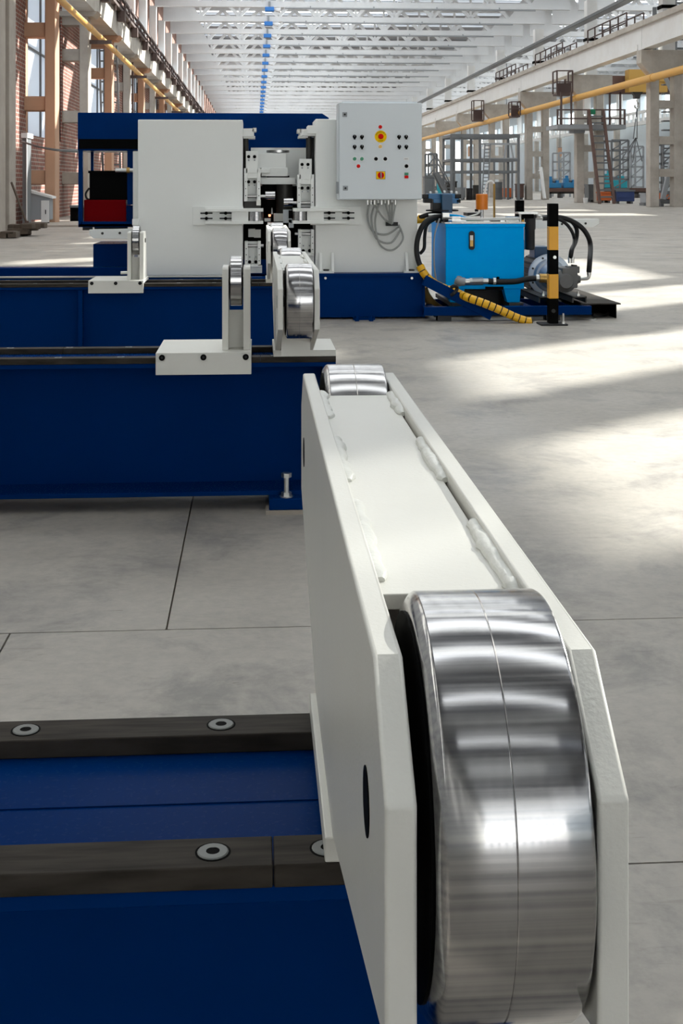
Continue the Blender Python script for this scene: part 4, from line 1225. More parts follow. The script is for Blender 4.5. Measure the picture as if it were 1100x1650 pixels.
pu = MB().lathe(mv(0.01, 9.70, -0.01), mv(0.01, 9.2, -0.01), [(0, 0.06), (0.01, 0.09), (0.03, 0.09), (0.04, 0.078), (0.20, 0.078), (0.22, 0.09), (0.30, 0.085), (0.32, 0.06), (0.34, 0.05)], 28).build('pump', 'cast_grey', hy)
MB().box(XM - 0.02, 9.38, ZM - 0.06, XM + 0.10, 9.58, ZM + 0.09).build('pump_block', 'cast_grey', pu, bevel=0.008)
MB().box(XM + 0.03, 9.40, ZM + 0.05, XM + 0.12, 9.50, ZM + 0.10).build('pump_port', 'cast_grey', pu, bevel=0.006)
yq = 9.42
MB().cyl(P(914, 450, yq), P(934, 450, yq), 0.028, 18).build('pump_outlet', 'cast_grey', pu)
MB().cyl(P(926, 450, yq), P(931, 450, yq), 0.034, 18).build('outlet_ring', 'cast_grey', pu)
MB().cyl(P(920, 428, yq), P(929, 429, yq), 0.010, 8).build('pump_screw', 'dark_steel', pu)
MB().cyl(P(934, 449.5, yq), P(942, 449, yq), 0.014, 10).build('outlet_fitting', 'zinc', pu)
MB().tube([P(941, 449, yq), P(946, 448.5, yq), P(948.5, 445, yq), P(949, 441, yq)], 0.013, 10).build('outlet_elbow', 'zinc', pu)
MB().cyl(P(948.8, 443, yq), P(948.4, 437, yq), 0.017, 12).build('hose_end', 'zinc', pu)
MB().cyl(P(917.5, 424, yq), P(917.5, 414, yq), 0.013, 10).build('hose_end', 'zinc', pu)
MB().cyl(P(922, 424, yq), P(922, 414, yq), 0.013, 10).build('hose_end', 'zinc', pu)
MB().cyl(P(868, 448, ypf), P(892, 449, 9.46), 0.034, 16).build('pump_inlet', 'brass', pu)
def hose(pts, r, name='pressure_hose', mat='black_rubber'):
    return MB().tube([P(a, b_, Y) for a, b_, Y in pts], r, 12, sub=8).build(name, mat, hy)
y0 = yf
hose([(874, 352, y0), (893, 350.5, y0), (908, 351, y0 + 0.05), (922, 358, y0 + 0.08), (929, 371, y0 + 0.1), (927, 389, y0 + 0.1), (921, 402, yq), (919, 415, yq)], 0.017)
hose([(874, 353, y0), (897, 353, y0), (911, 360, y0 + 0.02), (921, 373, y0 + 0.03), (925, 387, y0 + 0.05), (922, 402, yq), (920, 414, yq)], 0.013)
hose([(874, 351, y0 + 0.03), (898, 350, y0 + 0.03), (918, 355, y0 + 0.05), (936, 366, y0 + 0.05), (947, 381, y0 + 0.06), (951, 397, y0 + 0.06), (950, 418, yq), (948.5, 438, yq)], 0.0195)
# motor rails
for px0, px1, py0, py1 in ((868, 886, 478, 488), (922, 945, 478, 488)):
    rl = MB()
    Y0 = YS + 0.08
    a, c = X(px0, Y0), X(px1, Y0)
    zt, zb = Zh(py0, Y0, px0), Zh(py1, Y0, px0)
    rl.box(a, Y0, zt - 0.008, c, Y0 + 0.75, zt).box(a, Y0, zb, a + 0.008, Y0 + 0.75, zt).box(c - 0.008, Y0, zb, c, Y0 + 0.75, zt).build('motor_rail', 'dark_steel', hy)
    MB().cyl(Vector(((a + c) / 2, Y0 + 0.05, zt)), Vector(((a + c) / 2, Y0 + 0.05, zt + 0.035)), 0.008, 8).cyl(Vector(((a + c) / 2, Y0 + 0.05, zt)), Vector(((a + c) / 2, Y0 + 0.05, zt + 0.014)), 0.014, 6).build('rail_bolt', 'zinc', hy)
# hoses at the left side of the tank
hose([(712, 349, YT + 0.1), (696, 351, YT + 0.05), (682, 362, YT), (673, 383, YT - 0.05), (671, 405, YT - 0.1), (675, 424, YT - 0.12), (680, 432, YT - 0.12)], 0.020)
hose([(714, 344, YT + 0.15), (694, 345, YT + 0.15), (678, 350, YT + 0.15), (672, 354, YT + 0.18)], 0.018)
hose([(702, 352, YT + 0.2), (688, 362, YT + 0.2), (684, 380, YT + 0.2), (683, 400, YT + 0.2), (676, 409, YT + 0.2)], 0.013)
hose([(712, 347, YT + 0.1), (700, 346.5, YT + 0.1), (690, 347, YT + 0.1)], 0.012, 'hose_coupling', 'zinc')
hose([(708, 352, YT - 0.02), (700, 380, YT - 0.03), (699, 420, YT - 0.03), (703, 458, YT - 0.02)], 0.006, 'sensor_cable', 'far_grey')
MB().cyl(P(673, 353, YT + 0.17), P(684, 356, YT + 0.15), 0.036, 16, 0.018).build('sleeve_end', 'sleeve_yellow', hy)

# ---- yellow spiral-wrapped hose lying from the tank over the skid to the floor
sl = thing('spiral_hose', 'yellow spiral-wrapped hose lying from the tank side down to the floor', 'hose', P(855, 518, 9.12))
path = catmull([P(676, 428, YT - 0.12), P(684, 442, YT - 0.13), P(696, 454, YT - 0.12), P(712, 463, YT - 0.12), P(733, 470, YT - 0.16), P(752, 479, 9.17), P(780, 489, 9.12), P(806, 500, 9.10), P(830, 511, 9.09), P(848, 517.3, 9.08), P(857, 517.5, 9.08)], 10)
MB().rawtube(path, 0.024, 12).build('inner_hose', 'black_rubber', sl)
acc = 0.0; seg = []; start = 0.0
pitch, gap = 0.046, 0.007
segs = []; cur = [path[0]]; L_ = 0.0
fine = []
for i in range(len(path) - 1):
    for j in range(6): fine.append(path[i].lerp(path[i + 1], j / 6))
fine.append(path[-1])
cur = [fine[0]]
for i in range(1, len(fine)):
    L_ += (fine[i] - fine[i - 1]).length
    cur.append(fine[i])
    if L_ >= pitch - gap and cur is not None and len(cur) > 1:
        segs.append(cur); 
        # skip the gap
        cur = []; L_ = -gap
    if len(cur) == 1 and L_ < 0: cur = []
for sgm in segs:
    if len(sgm) >= 2:
        MB().rawtube(sgm, 0.030, 14).build('spiral_turn', 'sleeve_yellow', sl)
# brownish conduit in the gap behind the brace
t = thing('floor_conduit', 'brownish conduit bending behind the dark blue brace', 'conduit', P(695, 495, YT + 0.1))
MB().tube([P(681, 462, YT + 0.05), P(686, 476, YT + 0.08), P(697, 490, YT + 0.12), P(708, 498, YT + 0.2)], 0.034, 12).build('conduit_tube', 'brass', t)

# ---- cable channel cover at the right
t = thing('cable_duct', 'dark open-ended steel cable duct right of the skid', 'duct', (X(960, 9.3), 9.6, 0))
yd = 9.35
MB().box(X(935, yd), yd, Zh(491, yd, 960), X(1000, yd), yd + 2.6, Zh(489, yd, 960)).build('cover_plate', 'rail_steel', t, bevel=0.001)
MB().box(X(992, yd), yd + 0.01, 0.0, X(993.5, yd), yd + 2.6, Zh(491, yd, 960)).build('side_plate', 'black_paint', t)
MB().box(X(936, yd), yd + 0.4, 0.0, X(992, yd), yd + 0.42, Zh(491, yd, 960)).build('inner_plate', 'black_paint', t)
MB().tube([P(955, 507, yd + 0.1), P(968, 511, yd + 0.12), P(980, 505, yd + 0.2), P(985, 500, yd + 0.38)], 0.012, 8).build('cable', 'dark_steel', t)
t = thing('loose_bolt', 'loose zinc bolt lying on the floor beside the cable duct', 'bolt', P(950, 517, 9.28))
MB().cyl(P(941, 516.3, 9.27), P(957, 516.8, 9.24), 0.009, 10).build('shank', 'zinc', t)
MB().cyl(P(957, 516.8, 9.24), P(960, 516.9, 9.23), 0.017, 6).build('head', 'zinc', t)

# ================================================================== HAZARD POSTS
def post(px, Y, label):
    w = 0.068
    x = X(px, Y)
    t = thing('hazard_post', label, 'post', (x, Y, 0), 'black and yellow posts')
    zz = [0.012, 0.187, 0.360, 0.530, 0.697, 0.860]
    for i in range(5):
        MB().box(x - w / 2, Y, zz[i], x + w / 2, Y + w, zz[i + 1]).build('band', 'black_paint' if i % 2 == 0 else 'hazard_yellow', t, bevel=0.004)
    MB().box(x - 0.10, Y - 0.05, 0, x + 0.09, Y + w + 0.05, 0.012).build('base_plate', 'dark_grey', t, bevel=0.003)
    MB().cyl((x + 0.062, Y - 0.02, 0.012), (x + 0.062, Y - 0.02, 0.085), 0.008, 8).cyl((x + 0.062, Y - 0.02, 0.012), (x + 0.062, Y - 0.02, 0.026), 0.015, 6).build('anchor_bolt', 'zinc', t)
    MB().cyl((x + 0.006, Y + 0.002, 0.48), (x + 0.006, Y - 0.006, 0.48), 0.012, 10).build('rivet', 'zinc', t)
    MB().cyl((x - 0.002, Y + 0.002, 0.10), (x - 0.002, Y - 0.003, 0.10), 0.014, 12).build('plug', 'dark_grey', t)
    return t
post(892, 8.93, 'black and yellow striped steel post in front of the pump')
post(838, 10.62, 'black-topped striped post behind the blue hydraulic tank')

# ================================================================== LEFT SIDE: console, panel, scrap
yl = 31.6
t = thing('console_cabinet', 'small grey console cabinet with sloping lid by the orange column', 'cabinet', P(64, 361, yl))
zb, zl, zr_ = Zh(361, yl, 60), Zh(309, yl, 50), Zh(318, yl, 80)
x0, xm, x1 = X(44, yl), X(65, yl), X(80, yl)
t.location.z = 0.04; ORG[t.name] = t.location.copy()
MB().prism([(x0, 0.12), (x1, 0.12), (x1, zr_), (x0, zl)], 'y', yl, yl + 0.5).build('body', 'far_grey', t, smooth=False)
MB().prism([(x0 - 0.02, zl), (x1 + 0.07, zr_ - 0.03), (x1 + 0.07, zr_ + 0.02), (x0 - 0.02, zl + 0.06)], 'y', yl - 0.05, yl + 0.55).build('lid', 'plastic_white', t, smooth=False)
dr = MB().box(xm + 0.02, yl - 0.02, Zh(358, yl, 70), x1 - 0.01, yl, Zh(323, yl, 70)).build('door', 'plastic_white', t, smooth=False)
MB().box(xm + 0.12, yl - 0.04, Zh(345, yl, 70), xm + 0.14, yl - 0.02, Zh(338, yl, 70)).build('handle', 'dark_grey', dr, smooth=False)
for xx in (x0 + 0.02, x1 - 0.06):
    MB().box(xx, yl + 0.05, 0.04, xx + 0.04, yl + 0.1, 0.12).build('leg', 'dark_grey', t, smooth=False)
t = thing('switch_cabinet', 'tall dark grey switch cabinet standing against the left column', 'cabinet', P(40, 358, 30.5))
MB().pbox(36, 222, 43, 362, 30.5, 0.6).build('body', 'far_steel', t, smooth=False)
MB().pbox(34, 214, 44, 222, 30.4, 0.8).build('hood', 'plastic_white', t, smooth=False)
MB().pbox(42, 222, 43.3, 360, 30.45, 0.05).build('door_edge', 'plastic_white', t, smooth=False)
t = thing('plinth', 'low concrete plinth along the foot of the brick wall', 'plinth', (-5, 29.9, 0))
MB().box(-5.6, 29.9, 0, X(134, 29.9), 32.3, 0.04).build('step', 'concrete_col', t, smooth=False)
t = thing('sagging_cable', 'thin grey cable sagging from the switch cabinet to the blue machine', 'cable', P(35, 228, 30.3))
MB().tube([P(35, 228, 30.3), P(60, 236, 28), P(90, 241.5, 22), P(120, 243, 15), P(130, 243, 11)], 0.022, 6).build('cable_run', 'far_steel', t)
# scrap heap
rng = random.Random(11)
yk = 25.0
for i, (a, b_, c, d, nm, lab) in enumerate([(0, 373, 22, 377, 'plank', 'short thin board lying on top of the dark scrap at far left'), (12, 374, 26, 383, 'wood_block', 'brown wooden block at the front of the scrap heap'), (-6, 376, 10, 384, 'wood_block', 'brown wooden block cut off by the left edge')]):
    o = thing(nm, lab, 'timber', P((a + c) / 2, d, yk - 1.3))
    zz = Zh(d, yk - 1.3, 10)
    MB().box(X(a, yk - 1.3), yk - 1.3, max(0.0, zz), X(c, yk - 1.3), yk - 0.9, Zh(b_, yk - 1.3, 10)).build('board', 'wood_old', o, bevel=0.01)
o = thing('scrap_bale', 'dark bundle of old timber and scrap beside the left column', 'scrap', P(27, 375, 24.6))
for i in range(9):
    px = 8 + rng.random() * 26; zb = rng.random() * 0.16
    p = Vector((X(px, 24.6), 24.6 + rng.random() * 0.6, zb + 0.05))
    q = p + Vector((0.3 + 0.2 * rng.random(), 0.3 * (rng.random() - 0.5), 0.04 * (rng.random() - 0.3)))
    MB().bar(p, q, 0.12 + 0.06 * rng.random(), 0.09 + 0.05 * rng.random()).build('timber', 'wood_old', o, bevel=0.01)
MB().box(X(12, 24.9), 24.9, 0, X(46, 24.9), 25.25, 0.22).build('crate', 'wood_old', o, bevel=0.02)
o = thing('shovel', 'old wooden-handled shovel leaning against the left column', 'shovel', P(46, 372, 25.1))
MB().tube([P(18.5, 294, 25.35), P(32, 330, 25.15), P(43, 360, 25.0)], 0.022, 8).build('handle', 'wood_old', o)
MB().prism([(X(40, 25), Zh(356, 25, 44)), (X(46, 25), Zh(356, 25, 44)), (X(49, 25), 0.02), (X(43, 25), 0.0)], 'y', 24.98, 25.02).build('blade', 'rust', o)
o = thing('black_crate', 'black crate at the foot of the brick wall left of the blue machine', 'crate', P(122, 352, 34.5))
MB().box(X(113, 34.5), 34.5, 0, X(134, 34.5), 35.1, Zh(334, 34.5, 122)).build('crate_body', 'black_paint', o, smooth=False)
MB().pbox(112, 331, 135, 334.5, 34.4, 0.7).build('crate_rim', 'far_steel', o, smooth=False)
# ladders on the left wall
def ladder(p0, p1, w, n, label, mat='far_steel', bw=0.07, axis=Vector((1, 0, 0))):
    p0, p1 = Vector(p0), Vector(p1)
    t = thing('ladder', label, 'ladder', p0, 'ladders in the hall')
    for s_ in (0, 1):
        MB().bar(p0 + axis * w * s_, p1 + axis * w * s_, bw).build('stringer', mat, t, smooth=False)
    for i in range(n):
        q = p0.lerp(p1, (i + 0.5) / n)
        MB().bar(q, q + axis * w, bw * 0.8).build('rung', mat, t, smooth=False)
    return t
ladder((-5.45, 46.6, 0), (-5.65, 46.8, 6.0), 0.62, 16, 'grey ladder seen through the orange column behind the blue machine')
ladder((-5.42, 53.0, 0), (-5.46, 53.2, 6.0), 0.4, 16, 'dark ladder between columns above the white left housing', 'iron_brown')

# ================================================================== RIGHT SIDE BACKGROUND
def bars(t, name, mat, lst, w):
    for p, q in lst: MB().bar(p, q, w).build(name, mat, t, smooth=False)
# platform with ladder
Y = 64.5
t = thing('platform', 'raised steel platform with brown railings at the second pale column', 'platform', P(952, 330, Y))
MB().pbox(898, 200.5, 1008, 207.5, Y, 2.6).build('deck', 'far_grey', t, smooth=False)
MB().pbox(924, 206, 942, 214, Y + 1.4, 1.0).build('corbel', 'far_grey', t, smooth=False)
for px in (898, 904, 920, 947, 970, 982, 999, 1006):
    MB().bar(P(px, 201, Y), P(px, 176 if px not in (904, 920, 982, 999) else 148, Y), 0.09).build('rail_post', 'iron_brown', t, smooth=False)
for py in (177, 191):
    MB().bar(P(898, py, Y), P(1006, py, Y), 0.07).build('handrail', 'iron_brown', t, smooth=False)
    MB().bar(P(898, py, Y), P(898, py, Y + 2.5) , 0.07).build('handrail', 'iron_brown', t, smooth=False)
MB().bar(P(968, 150, Y), P(1000, 150, Y), 0.09).build('handrail', 'rust', t, smooth=False)
MB().pbox(951, 176, 959, 184, Y - 0.1, 0.3).build('junction_box', 'green', t, smooth=False)
MB().pbox(941, 157, 949, 184, Y + 1.2, 0.3).build('cable_cabinet', 'plastic_white', t, smooth=False)
t2 = thing('ladder', 'steep brown ladder leading up to the raised platform', 'ladder', P(966, 329, 62.5), 'ladders in the hall')
for a, b_ in ((948, 966), (971, 989)):
    p, q = P(a, 177, Y - 0.1), Vector((X(b_, 62.5), 62.5, 0.0))
    MB().bar(p, q, 0.12, 0.2).build('stringer', 'rust', t2, smooth=False)
for i in range(13):
    f = (i + 1) / 14
    a = P(948, 177, Y - 0.1).lerp(Vector((X(966, 62.5), 62.5, 0)), f); b_ = P(971, 177, Y - 0.1).lerp(Vector((X(989, 62.5), 62.5, 0)), f)
    MB().bar(a, b_, 0.08).build('rung', 'far_steel', t2, smooth=False)
# girder access cages
for a, c, y0, y1, Y, lab in ((897, 922, 114, 150, 65.6, 'brown steel access cage fixed under the girder above the platform'), (763, 779, 162, 193, 91.6, 'brown steel access cage under the girder above the storage frame'), (824, 838, 164, 186, 78.75, 'small brown access cage beside the two-legged column head')):
    t = thing('access_cage', lab, 'cage', P((a + c) / 2, y1, Y), 'access cages under the crane girder')
    for px in (a, c):
        for dy in (0, 0.9):
            MB().bar(P(px, y0, Y) + Vector((0, dy, 0)), P(px, y1, Y) + Vector((0, dy, 0)), 0.07).build('post', 'iron_brown', t, smooth=False)
    for py in (y0, (y0 + y1) / 2):
        MB().bar(P(a, py, Y), P(c, py, Y), 0.06).build('rail', 'iron_brown', t, smooth=False)
        for px in (a, c): MB().bar(P(px, py, Y), P(px, py, Y) + Vector((0, 0.9, 0)), 0.06).build('rail', 'iron_brown', t, smooth=False)
    p, q = P(a, y1, Y), P(c, y1, Y)
    MB().box(p.x, Y, p.z - 0.1, q.x, Y + 0.9, p.z).build('deck', 'iron_brown', t, smooth=False)
    MB().pbox(a + 1, y1 - 16, c - 2, y1, Y + 0.8, 0.05).build('kick_plate', 'iron_brown', t, smooth=False)
# overhead crane in the right bay
Y = 74.0
t = thing('bridge_crane', 'brown and yellow bridge crane with hook behind the first pale column', 'crane', (27, Y, 6.0))
MB().box(18.6, Y, Zh(150, Y, 1000), 36.4, Y + 1.0, Zh(122, Y, 1000)).build('bridge_beam', 'rust', t, smooth=False)
MB().box(18.6, Y + 1.8, Zh(140, Y, 1000), 36.4, Y + 2.4, Zh(120, Y, 1000)).build('bridge_beam', 'rust', t, smooth=False)
MB().pbox(1013, 112, 1075, 148, Y - 0.8, 0.8).build('trolley', 'crane_yellow', t, smooth=False)
MB().pbox(1010, 128, 1078, 131, Y - 0.9, 0.1).build('trolley_rib', 'crane_yellow', t, smooth=False)
hb = MB().prism([(X(1015, Y - .5), Zh(147, Y, 1025)), (X(1036, Y - .5), Zh(147, Y, 1025)), (X(1030, Y - .5), Zh(155, Y, 1025)), (X(1029, Y - .5), Zh(160, Y, 1025)), (X(1021, Y - .5), Zh(160, Y, 1025)), (X(1021, Y - .5), Zh(155, Y, 1025))], 'y', Y - 0.7, Y - 0.3).build('hook_block', 'dark_steel', t, smooth=False)
MB().tube([P(1026, 160, Y - .5), P(1027, 165, Y - .5), P(1029, 169, Y - .5), P(1027, 174, Y - .5), P(1023, 173, Y - .5), P(1022.5, 169, Y - .5)], 0.06, 8).build('hook', 'steel', hb)
for a, b_ in ((1026, 1026), (1026, 1020)):
    MB().bar(P(a, 172, Y - .5), P(b_, 224, Y - .5), 0.05).build('chain', 'far_steel', hb, smooth=False)
for q in ((1008, 260), (1019, 262), (1034, 260), (1000, 258)):
    MB().bar(P(1024, 222, Y - .5), P(q[0], q[1], Y - .5), 0.05).build('sling', 'far_steel', hb, smooth=False)
# stair tower at the right edge
Y = 57.5
t = thing('stair_tower', 'grey steel stair tower at the right edge of the picture', 'stairs', (X(1090, Y), Y, 0))
for px in (1087, 1118):
    for dy in (0, 3.0):
        p = P(px, 40, Y + dy * 0.0); MB().bar((p.x, Y + dy, 0), (p.x, Y + dy, 9.5), 0.16).build('post', 'far_steel', t, smooth=False)
for i in range(22):
    z = 0.5 + i * 0.42
    MB().box(X(1072, Y), Y + 0.3, z, X(1116, Y), Y + 0.65, z + 0.06).build('tread', 'far_steel', t, smooth=False)
MB().bar(P(1102, 176, Y - 0.3), Vector((X(1064, Y), Y - 0.3, 0.3)), 0.20).build('brace', 'far_grey', t, smooth=False)
MB().bar(P(1060, 100, Y - 0.3), P(1092, 168, Y - 0.3), 0.16).build('brace', 'far_grey', t, smooth=False)
MB().bar(P(1092, 168, Y - 0.3), P(1084, 262, Y - 0.3), 0.12).build('brace', 'far_grey', t, smooth=False)
# railings on the girder
for y0, lab in ((58.5, 'brown railing on the girder right of the second upper column'), (71.0, 'brown railing on the girder right of the third upper column'), (84.0, 'brown railing on the girder right of the fourth upper column')):
    t = thing('railing', lab, 'railing', (17.2, y0, 7.98), 'railings on the crane girder')
    for i in range(6):
        y = y0 + i * 1.4
        MB().bar((17.2, y, 7.98), (17.2, y, 8.95), 0.06).build('post', 'iron_brown', t, smooth=False)
        MB().bar((18.0, y, 7.98), (18.0, y, 8.95), 0.06).build('post', 'iron_brown', t, smooth=False)
    for x in (17.2, 18.0):
        for z in (8.5, 8.95): MB().bar((x, y0, z), (x, y0 + 7, z), 0.05).build('rail', 'iron_brown', t, smooth=False)
    MB().box(17.2, y0, 7.98, 18.0, y0 + 7, 8.03).build('walkway', 'iron_brown', t, smooth=False)
# storage frame
Y = 76.0
t = thing('storage_frame', 'tall open grey steel storage frame left of the two-legged column', 'rack', (X(780, Y), Y, 0))
D = 3.2
def fr(px, py, back=False):
    p = P(px, py, Y); return p + Vector((0, D, 0)) if back else p
for px in (727, 744, 773, 835):
    for bk in (False, True):
        p = P(px, 218, Y)
        y = Y + (D if bk else 0)
        MB().bar((p.x, y, 0), (p.x, y, p.z), 0.14).build('upright', 'far_steel', t, smooth=False)
for py in (219, 258, 277):
    for bk in (False, True):
        MB().bar(fr(727, py, bk), fr(837, py, bk), 0.16 if py != 219 else 0.22).build('beam', 'far_steel', t, smooth=False)
    for px in (727, 773, 835):
        MB().bar(fr(px, py), fr(px, py, True), 0.14).build('cross_beam', 'far_steel', t, smooth=False)
for px in (796, 812, 825):
    MB().bar(fr(px, 258), fr(px, 320 if px > 800 else 280), 0.10).build('upright', 'far_steel', t, smooth=False)
for a, b_, py in ((775, 833, 232), (775, 833, 256)):
    MB().bar(fr(a, py), fr(b_, py), 0.12).build('beam', 'far_grey', t, smooth=False)
MB().bar(fr(815, 234), fr(812, 256), 0.1).build('brace', 'far_grey', t, smooth=False)
MB().bar(fr(823, 234), fr(827, 256), 0.1).build('brace', 'far_grey', t, smooth=False)
p0 = P(776, 319, 74.5); p1 = P(781, 232, 75.6); p0.z = 0
ladder(p0, p1, 0.33, 16, 'narrow grey ladder standing inside the storage frame')
# short stair left of the frame
t = thing('stair_flight', 'dark steel stair flight left of the storage frame', 'stairs', P(720, 320, 78))
for i in range(9):
    f = i / 8
    p = P(703 + 20 * f, 277 + 40 * f, 77)
    MB().box(p.x, 77, p.z - 0.06, p.x + 0.35, 78, p.z).build('tread', 'far_steel', t, smooth=False)
for dy in (0, 1.0):
    a, b_ = P(703, 278, 77), P(725, 320, 77); b_.z = 0
    MB().bar(a + Vector((0, dy, 0)), b_ + Vector((0, dy, 0)), 0.12, 0.25).build('stringer', 'far_steel', t, smooth=False)
    MB().bar(a + Vector((0, dy, 1.0)), b_ + Vector((0, dy, 1.0)), 0.07).build('handrail', 'far_steel', t, smooth=False)
    MB().bar(a + Vector((0, dy, 0)), a + Vector((0, dy, 1.0)), 0.07).build('rail_post', 'far_steel', t, smooth=False)
# leaning pipe and small floor things
o = thing('leaning_pipe', 'white pipe leaning on the two-legged column', 'pipe', P(877, 322, 77.5))
a = P(877, 322, 77.5); a.z = 0.06
MB().cyl(a, P(871, 270, 78.6), 0.11, 10).build('pipe_body', 'plastic_white', o)
MB().cyl(P(871, 276, 78.5), P(867, 276, 78.5), 0.06, 8).build('pipe_stub', 'plastic_white', o)
def crate(px0, py0, px1, py1, Y, mat, name, label, cat, legs=True, lid=None):
    a, c = X(px0, Y), X(px1, Y)
    h = Zh(py0, Y, (px0 + px1) / 2)
    t = thing(name, label, cat, ((a + c) / 2, Y, 0))
    b0 = 0.12 if legs else 0.0
    bd = MB().box(a, Y, b0, c, Y + 0.9, h).build('body', mat, t, bevel=0.03)
    MB().box(a - 0.03, Y - 0.03, h - 0.08, c + 0.03, Y + 0.93, h).build('rim', lid or mat, t, smooth=False)
    MB().box(a + 0.1 * (c - a), Y - 0.02, b0 + 0.25 * h, c - 0.1 * (c - a), Y, h * 0.75).build('front_panel', mat, t, smooth=False)
    if legs:
        for x in (a + 0.05, c - 0.17): MB().box(x, Y + 0.1, 0, x + 0.12, Y + 0.8, 0.12).build('skid', 'far_steel', t, smooth=False)
    return t
crate(968, 309, 985, 325, 65.4, 'orange_far', 'welding_box', 'orange machine box behind the steep brown ladder', 'machine box')
crate(993, 306, 1022, 328.5, 62.5, 'far_navy', 'waste_container', 'dark blue container beside the steep ladder', 'container', lid='far_steel')
crate(1066, 308, 1084, 320, 72, 'orange_far', 'welding_box', 'orange machine box behind the column at right edge', 'machine box')
crate(811, 303, 825, 320.5, 82, 'orange_far', 'welding_box', 'orange machine box left of the two-legged column', 'machine box')
crate(736, 302, 750, 321, 80, 'far_grey', 'tool_chest', 'pale grey tool chest at the foot of the storage frame', 'chest')
crate(1064, 322, 1112, 334, 54.8, 'far_steel', 'scrap_skip', 'dark low scrap skip at the right edge of the floor', 'skip')
o = thing('bucket', 'white bucket standing by the second pale column', 'bucket', P(943, 327, 64))
c = P(943, 327, 64); c.z = 0
MB().lathe(c, c + Vector((0, 0, 1)), [(0, 0.10), (0.01, 0.105), (0.26, 0.125), (0.27, 0.135), (0.28, 0.12)], 16).build('pail', 'plastic_white', o)
# workbench line with blue and turquoise machines, far side of the right bay
Y = 88.0
t = thing('long_bench', 'long low rusty bench under the blue machines beyond the columns', 'bench', (X(960, Y), Y, 0))
MB().pbox(880, 303, 1062, 309, Y, 1.4).build('top', 'rust', t, smooth=False)
MB().pbox(880, 309, 1062, 312, Y + 0.2, 1.0).build('apron', 'dark_steel', t, smooth=False)
for px in (886, 904, 930, 960, 1000, 1030, 1056):
    x = X(px, Y); MB().box(x, Y + 0.2, 0, x + 0.16, Y + 1.2, 0.5).build('leg', 'far_steel', t, smooth=False)
def farmachine(px0, py0, px1, py1, Y, mat, label):
    zb = Zh(py1, Y, (px0 + px1) / 2)
    t = thing('machine_tool', label, 'machine', P((px0 + px1) / 2, py1, Y))
    w = px1 - px0; h = py1 - py0
    MB().pbox(px0, py0 + 0.45 * h, px1, py1, Y + 0.1, 0.8).build('bed', mat, t, bevel=0.03)
    MB().pbox(px0 + 0.08 * w, py0, px0 + 0.36 * w, py0 + 0.5 * h, Y + 0.2, 0.6).build('headstock', mat, t, bevel=0.03)
    MB().pbox(px0 + 0.62 * w, py0 + 0.15 * h, px0 + 0.84 * w, py0 + 0.5 * h, Y + 0.2, 0.6).build('tailstock', mat, t, bevel=0.03)
    MB().cyl(P(px0 + 0.36 * w, py0 + 0.28 * h, Y + 0.5), P(px0 + 0.62 * w, py0 + 0.28 * h, Y + 0.5), 0.10, 10).build('spindle', 'far_steel', t)
    MB().cyl(P(px0 + 0.2 * w, py0, Y + 0.5), P(px0 + 0.2 * w, py0 - 0.25 * h, Y + 0.5), 0.12, 10).build('motor', mat, t)
farmachine(882, 288, 904, 303, Y, 'far_blue', 'blue machine tool on the bench, left of the second pale column')
farmachine(908, 287, 931, 303, Y, 'far_blue', 'blue machine tool on the bench, touching the second pale column')
farmachine(972, 280, 1012, 303, Y, 'far_teal', 'turquoise machine tool behind the steep brown ladder')
# dark plant behind the hydraulic unit
def drum(px, py0, py1, Y, r, mat, label):
    c = P(px, py1, Y); d = P(px, py0, Y); c.z = max(0.0, c.z) if abs(c.z) > 0.2 else 0.0
    t = thing('drum', label, 'drum', c, 'drums on the far floor')
    h = d.z - c.z
    MB().lathe(c, d, [(0, r), (0.02, r * 1.03), (h * 0.33, r), (h * 0.35, r * 1.03), (h * 0.37, r), (h * 0.66, r), (h * 0.68, r * 1.03), (h * 0.7, r), (h - 0.02, r * 1.03)], 16).build('shell', mat, t)
    MB().cyl(d - Vector((0, 0, 0.05)), d - Vector((0, 0, 0.01)), r * 0.95, 16).build('lid', mat, t)
drum(803, 293, 321, 80, 0.24, 'far_steel', 'dark drum left of the farthest orange machine box')
drum(767, 298, 321, 79, 0.22, 'dark_steel', 'black drum standing inside the storage frame')
drum(756, 303, 321, 78, 0.20, 'dark_grey', 'small black drum beside the pale tool chest')
drum(709, 294, 318, 83.5, 0.22, 'far_teal', 'turquoise drum under the stair flight')
crate(684, 284, 698, 318, 84, 'far_steel', 'electrical_cabinet', 'grey electrical cabinet just right of the control cabinet', 'cabinet')
crate(834, 296, 844, 321, 79, 'rust', 'scrap_bin', 'rusty narrow scrap bin touching the two-legged column', 'bin')
crate(720, 292, 736, 320, 81, 'dark_steel', 'pump_housing', 'black pump housing at the foot of the stair flight', 'housing')
crate(948, 297, 962, 327, 67.6, 'far_steel', 'locker', 'dark steel locker between the second column and the ladder', 'locker')
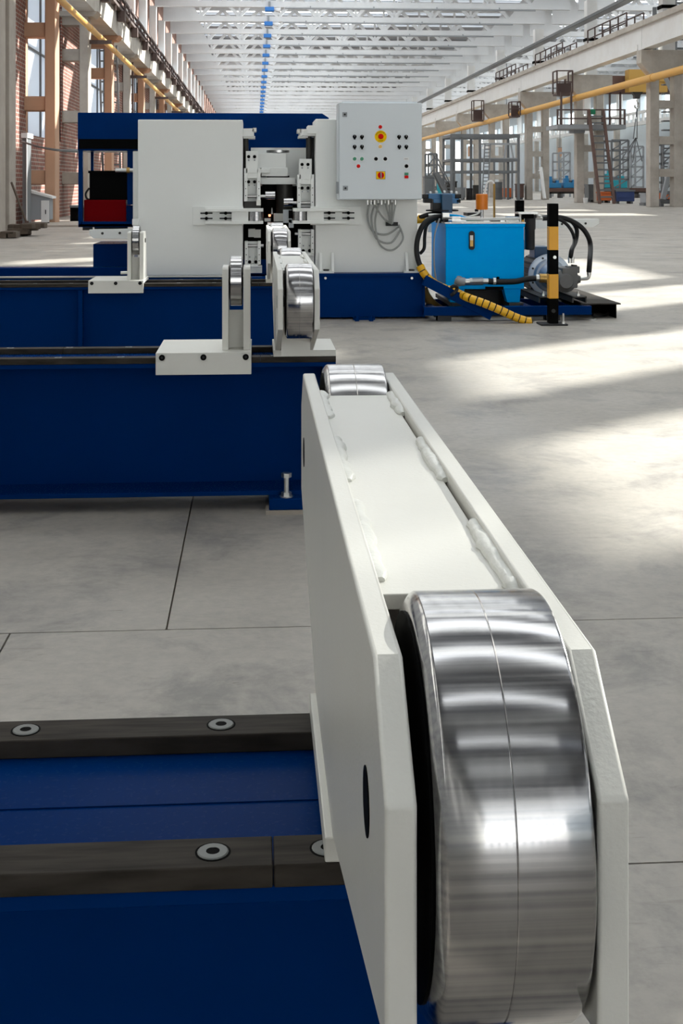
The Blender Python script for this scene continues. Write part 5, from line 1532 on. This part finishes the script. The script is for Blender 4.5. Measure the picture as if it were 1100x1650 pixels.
crate(1040, 311, 1044, 331, 57.0, 'far_grey', 'floor_box', 'thin grey box at the foot of the first pale column', 'box')
# more steelwork in the right bay
def tower(px0, px1, py0, Y, depth, levels, label, mat='far_steel', w=0.12):
    t = thing('steel_scaffold', label, 'scaffold', (X((px0 + px1) / 2, Y), Y, 0), 'scaffolds in the right bay')
    a, c = X(px0, Y), X(px1, Y); h = Zh(py0, Y, px0)
    for x in (a, c):
        for dy in (0, depth): MB().bar((x, Y + dy, 0), (x, Y + dy, h), w).build('upright', mat, t, smooth=False)
    for i in range(levels):
        z = h * (i + 1) / levels
        for dy in (0, depth): MB().bar((a, Y + dy, z), (c, Y + dy, z), w).build('ledger', mat, t, smooth=False)
        MB().bar((a, Y, z - h / levels), (c, Y, z), w * 0.6).build('brace', mat, t, smooth=False)
    return t
tower(985, 1012, 226, 84, 2.0, 6, 'grey stair-like scaffold behind the hook slings')
tower(1016, 1036, 236, 92, 2.0, 5, 'grey scaffold right of the hook slings, against the blue wall', 'far_grey')
tower(690, 704, 248, 88, 1.6, 4, 'thin grey scaffold right of the control cabinet')
tower(900, 918, 246, 96, 2.0, 5, 'small grey scaffold behind the blue machine tools', 'far_grey')
tower(1068, 1084, 232, 70, 2.0, 6, 'dark scaffold behind the stair tower at right')
for i, (px, y0, y1, Y) in enumerate(((757, 236, 252, 108.3), (816, 232, 250, 102.0), (902, 238, 252, 114.6))):  # first panel's orange colour stands in for a lit window
    t = thing('hanging_panel', ['pale orange lit panel high behind the storage frame', 'pale orange panel seen through the storage frame upper right', 'small orange panel behind the blue machine tools'][i], 'panel', P(px, y1, Y))
    MB().pbox(px - 3, y0, px + 3, y1, Y, 0.1).build('sheet', 'concrete_orange', t, smooth=False)
    MB().pbox(px - 3.4, y0 - 0.6, px + 3.4, y0, Y - 0.02, 0.14).build('top_bar', 'far_steel', t, smooth=False)
    MB().bar(P(px, y0, Y) + Vector((0, 0.05, 0)), Vector((X(px, Y), Y + 0.05, 10.7)), 0.05).build('hanger', 'far_steel', t, smooth=False)
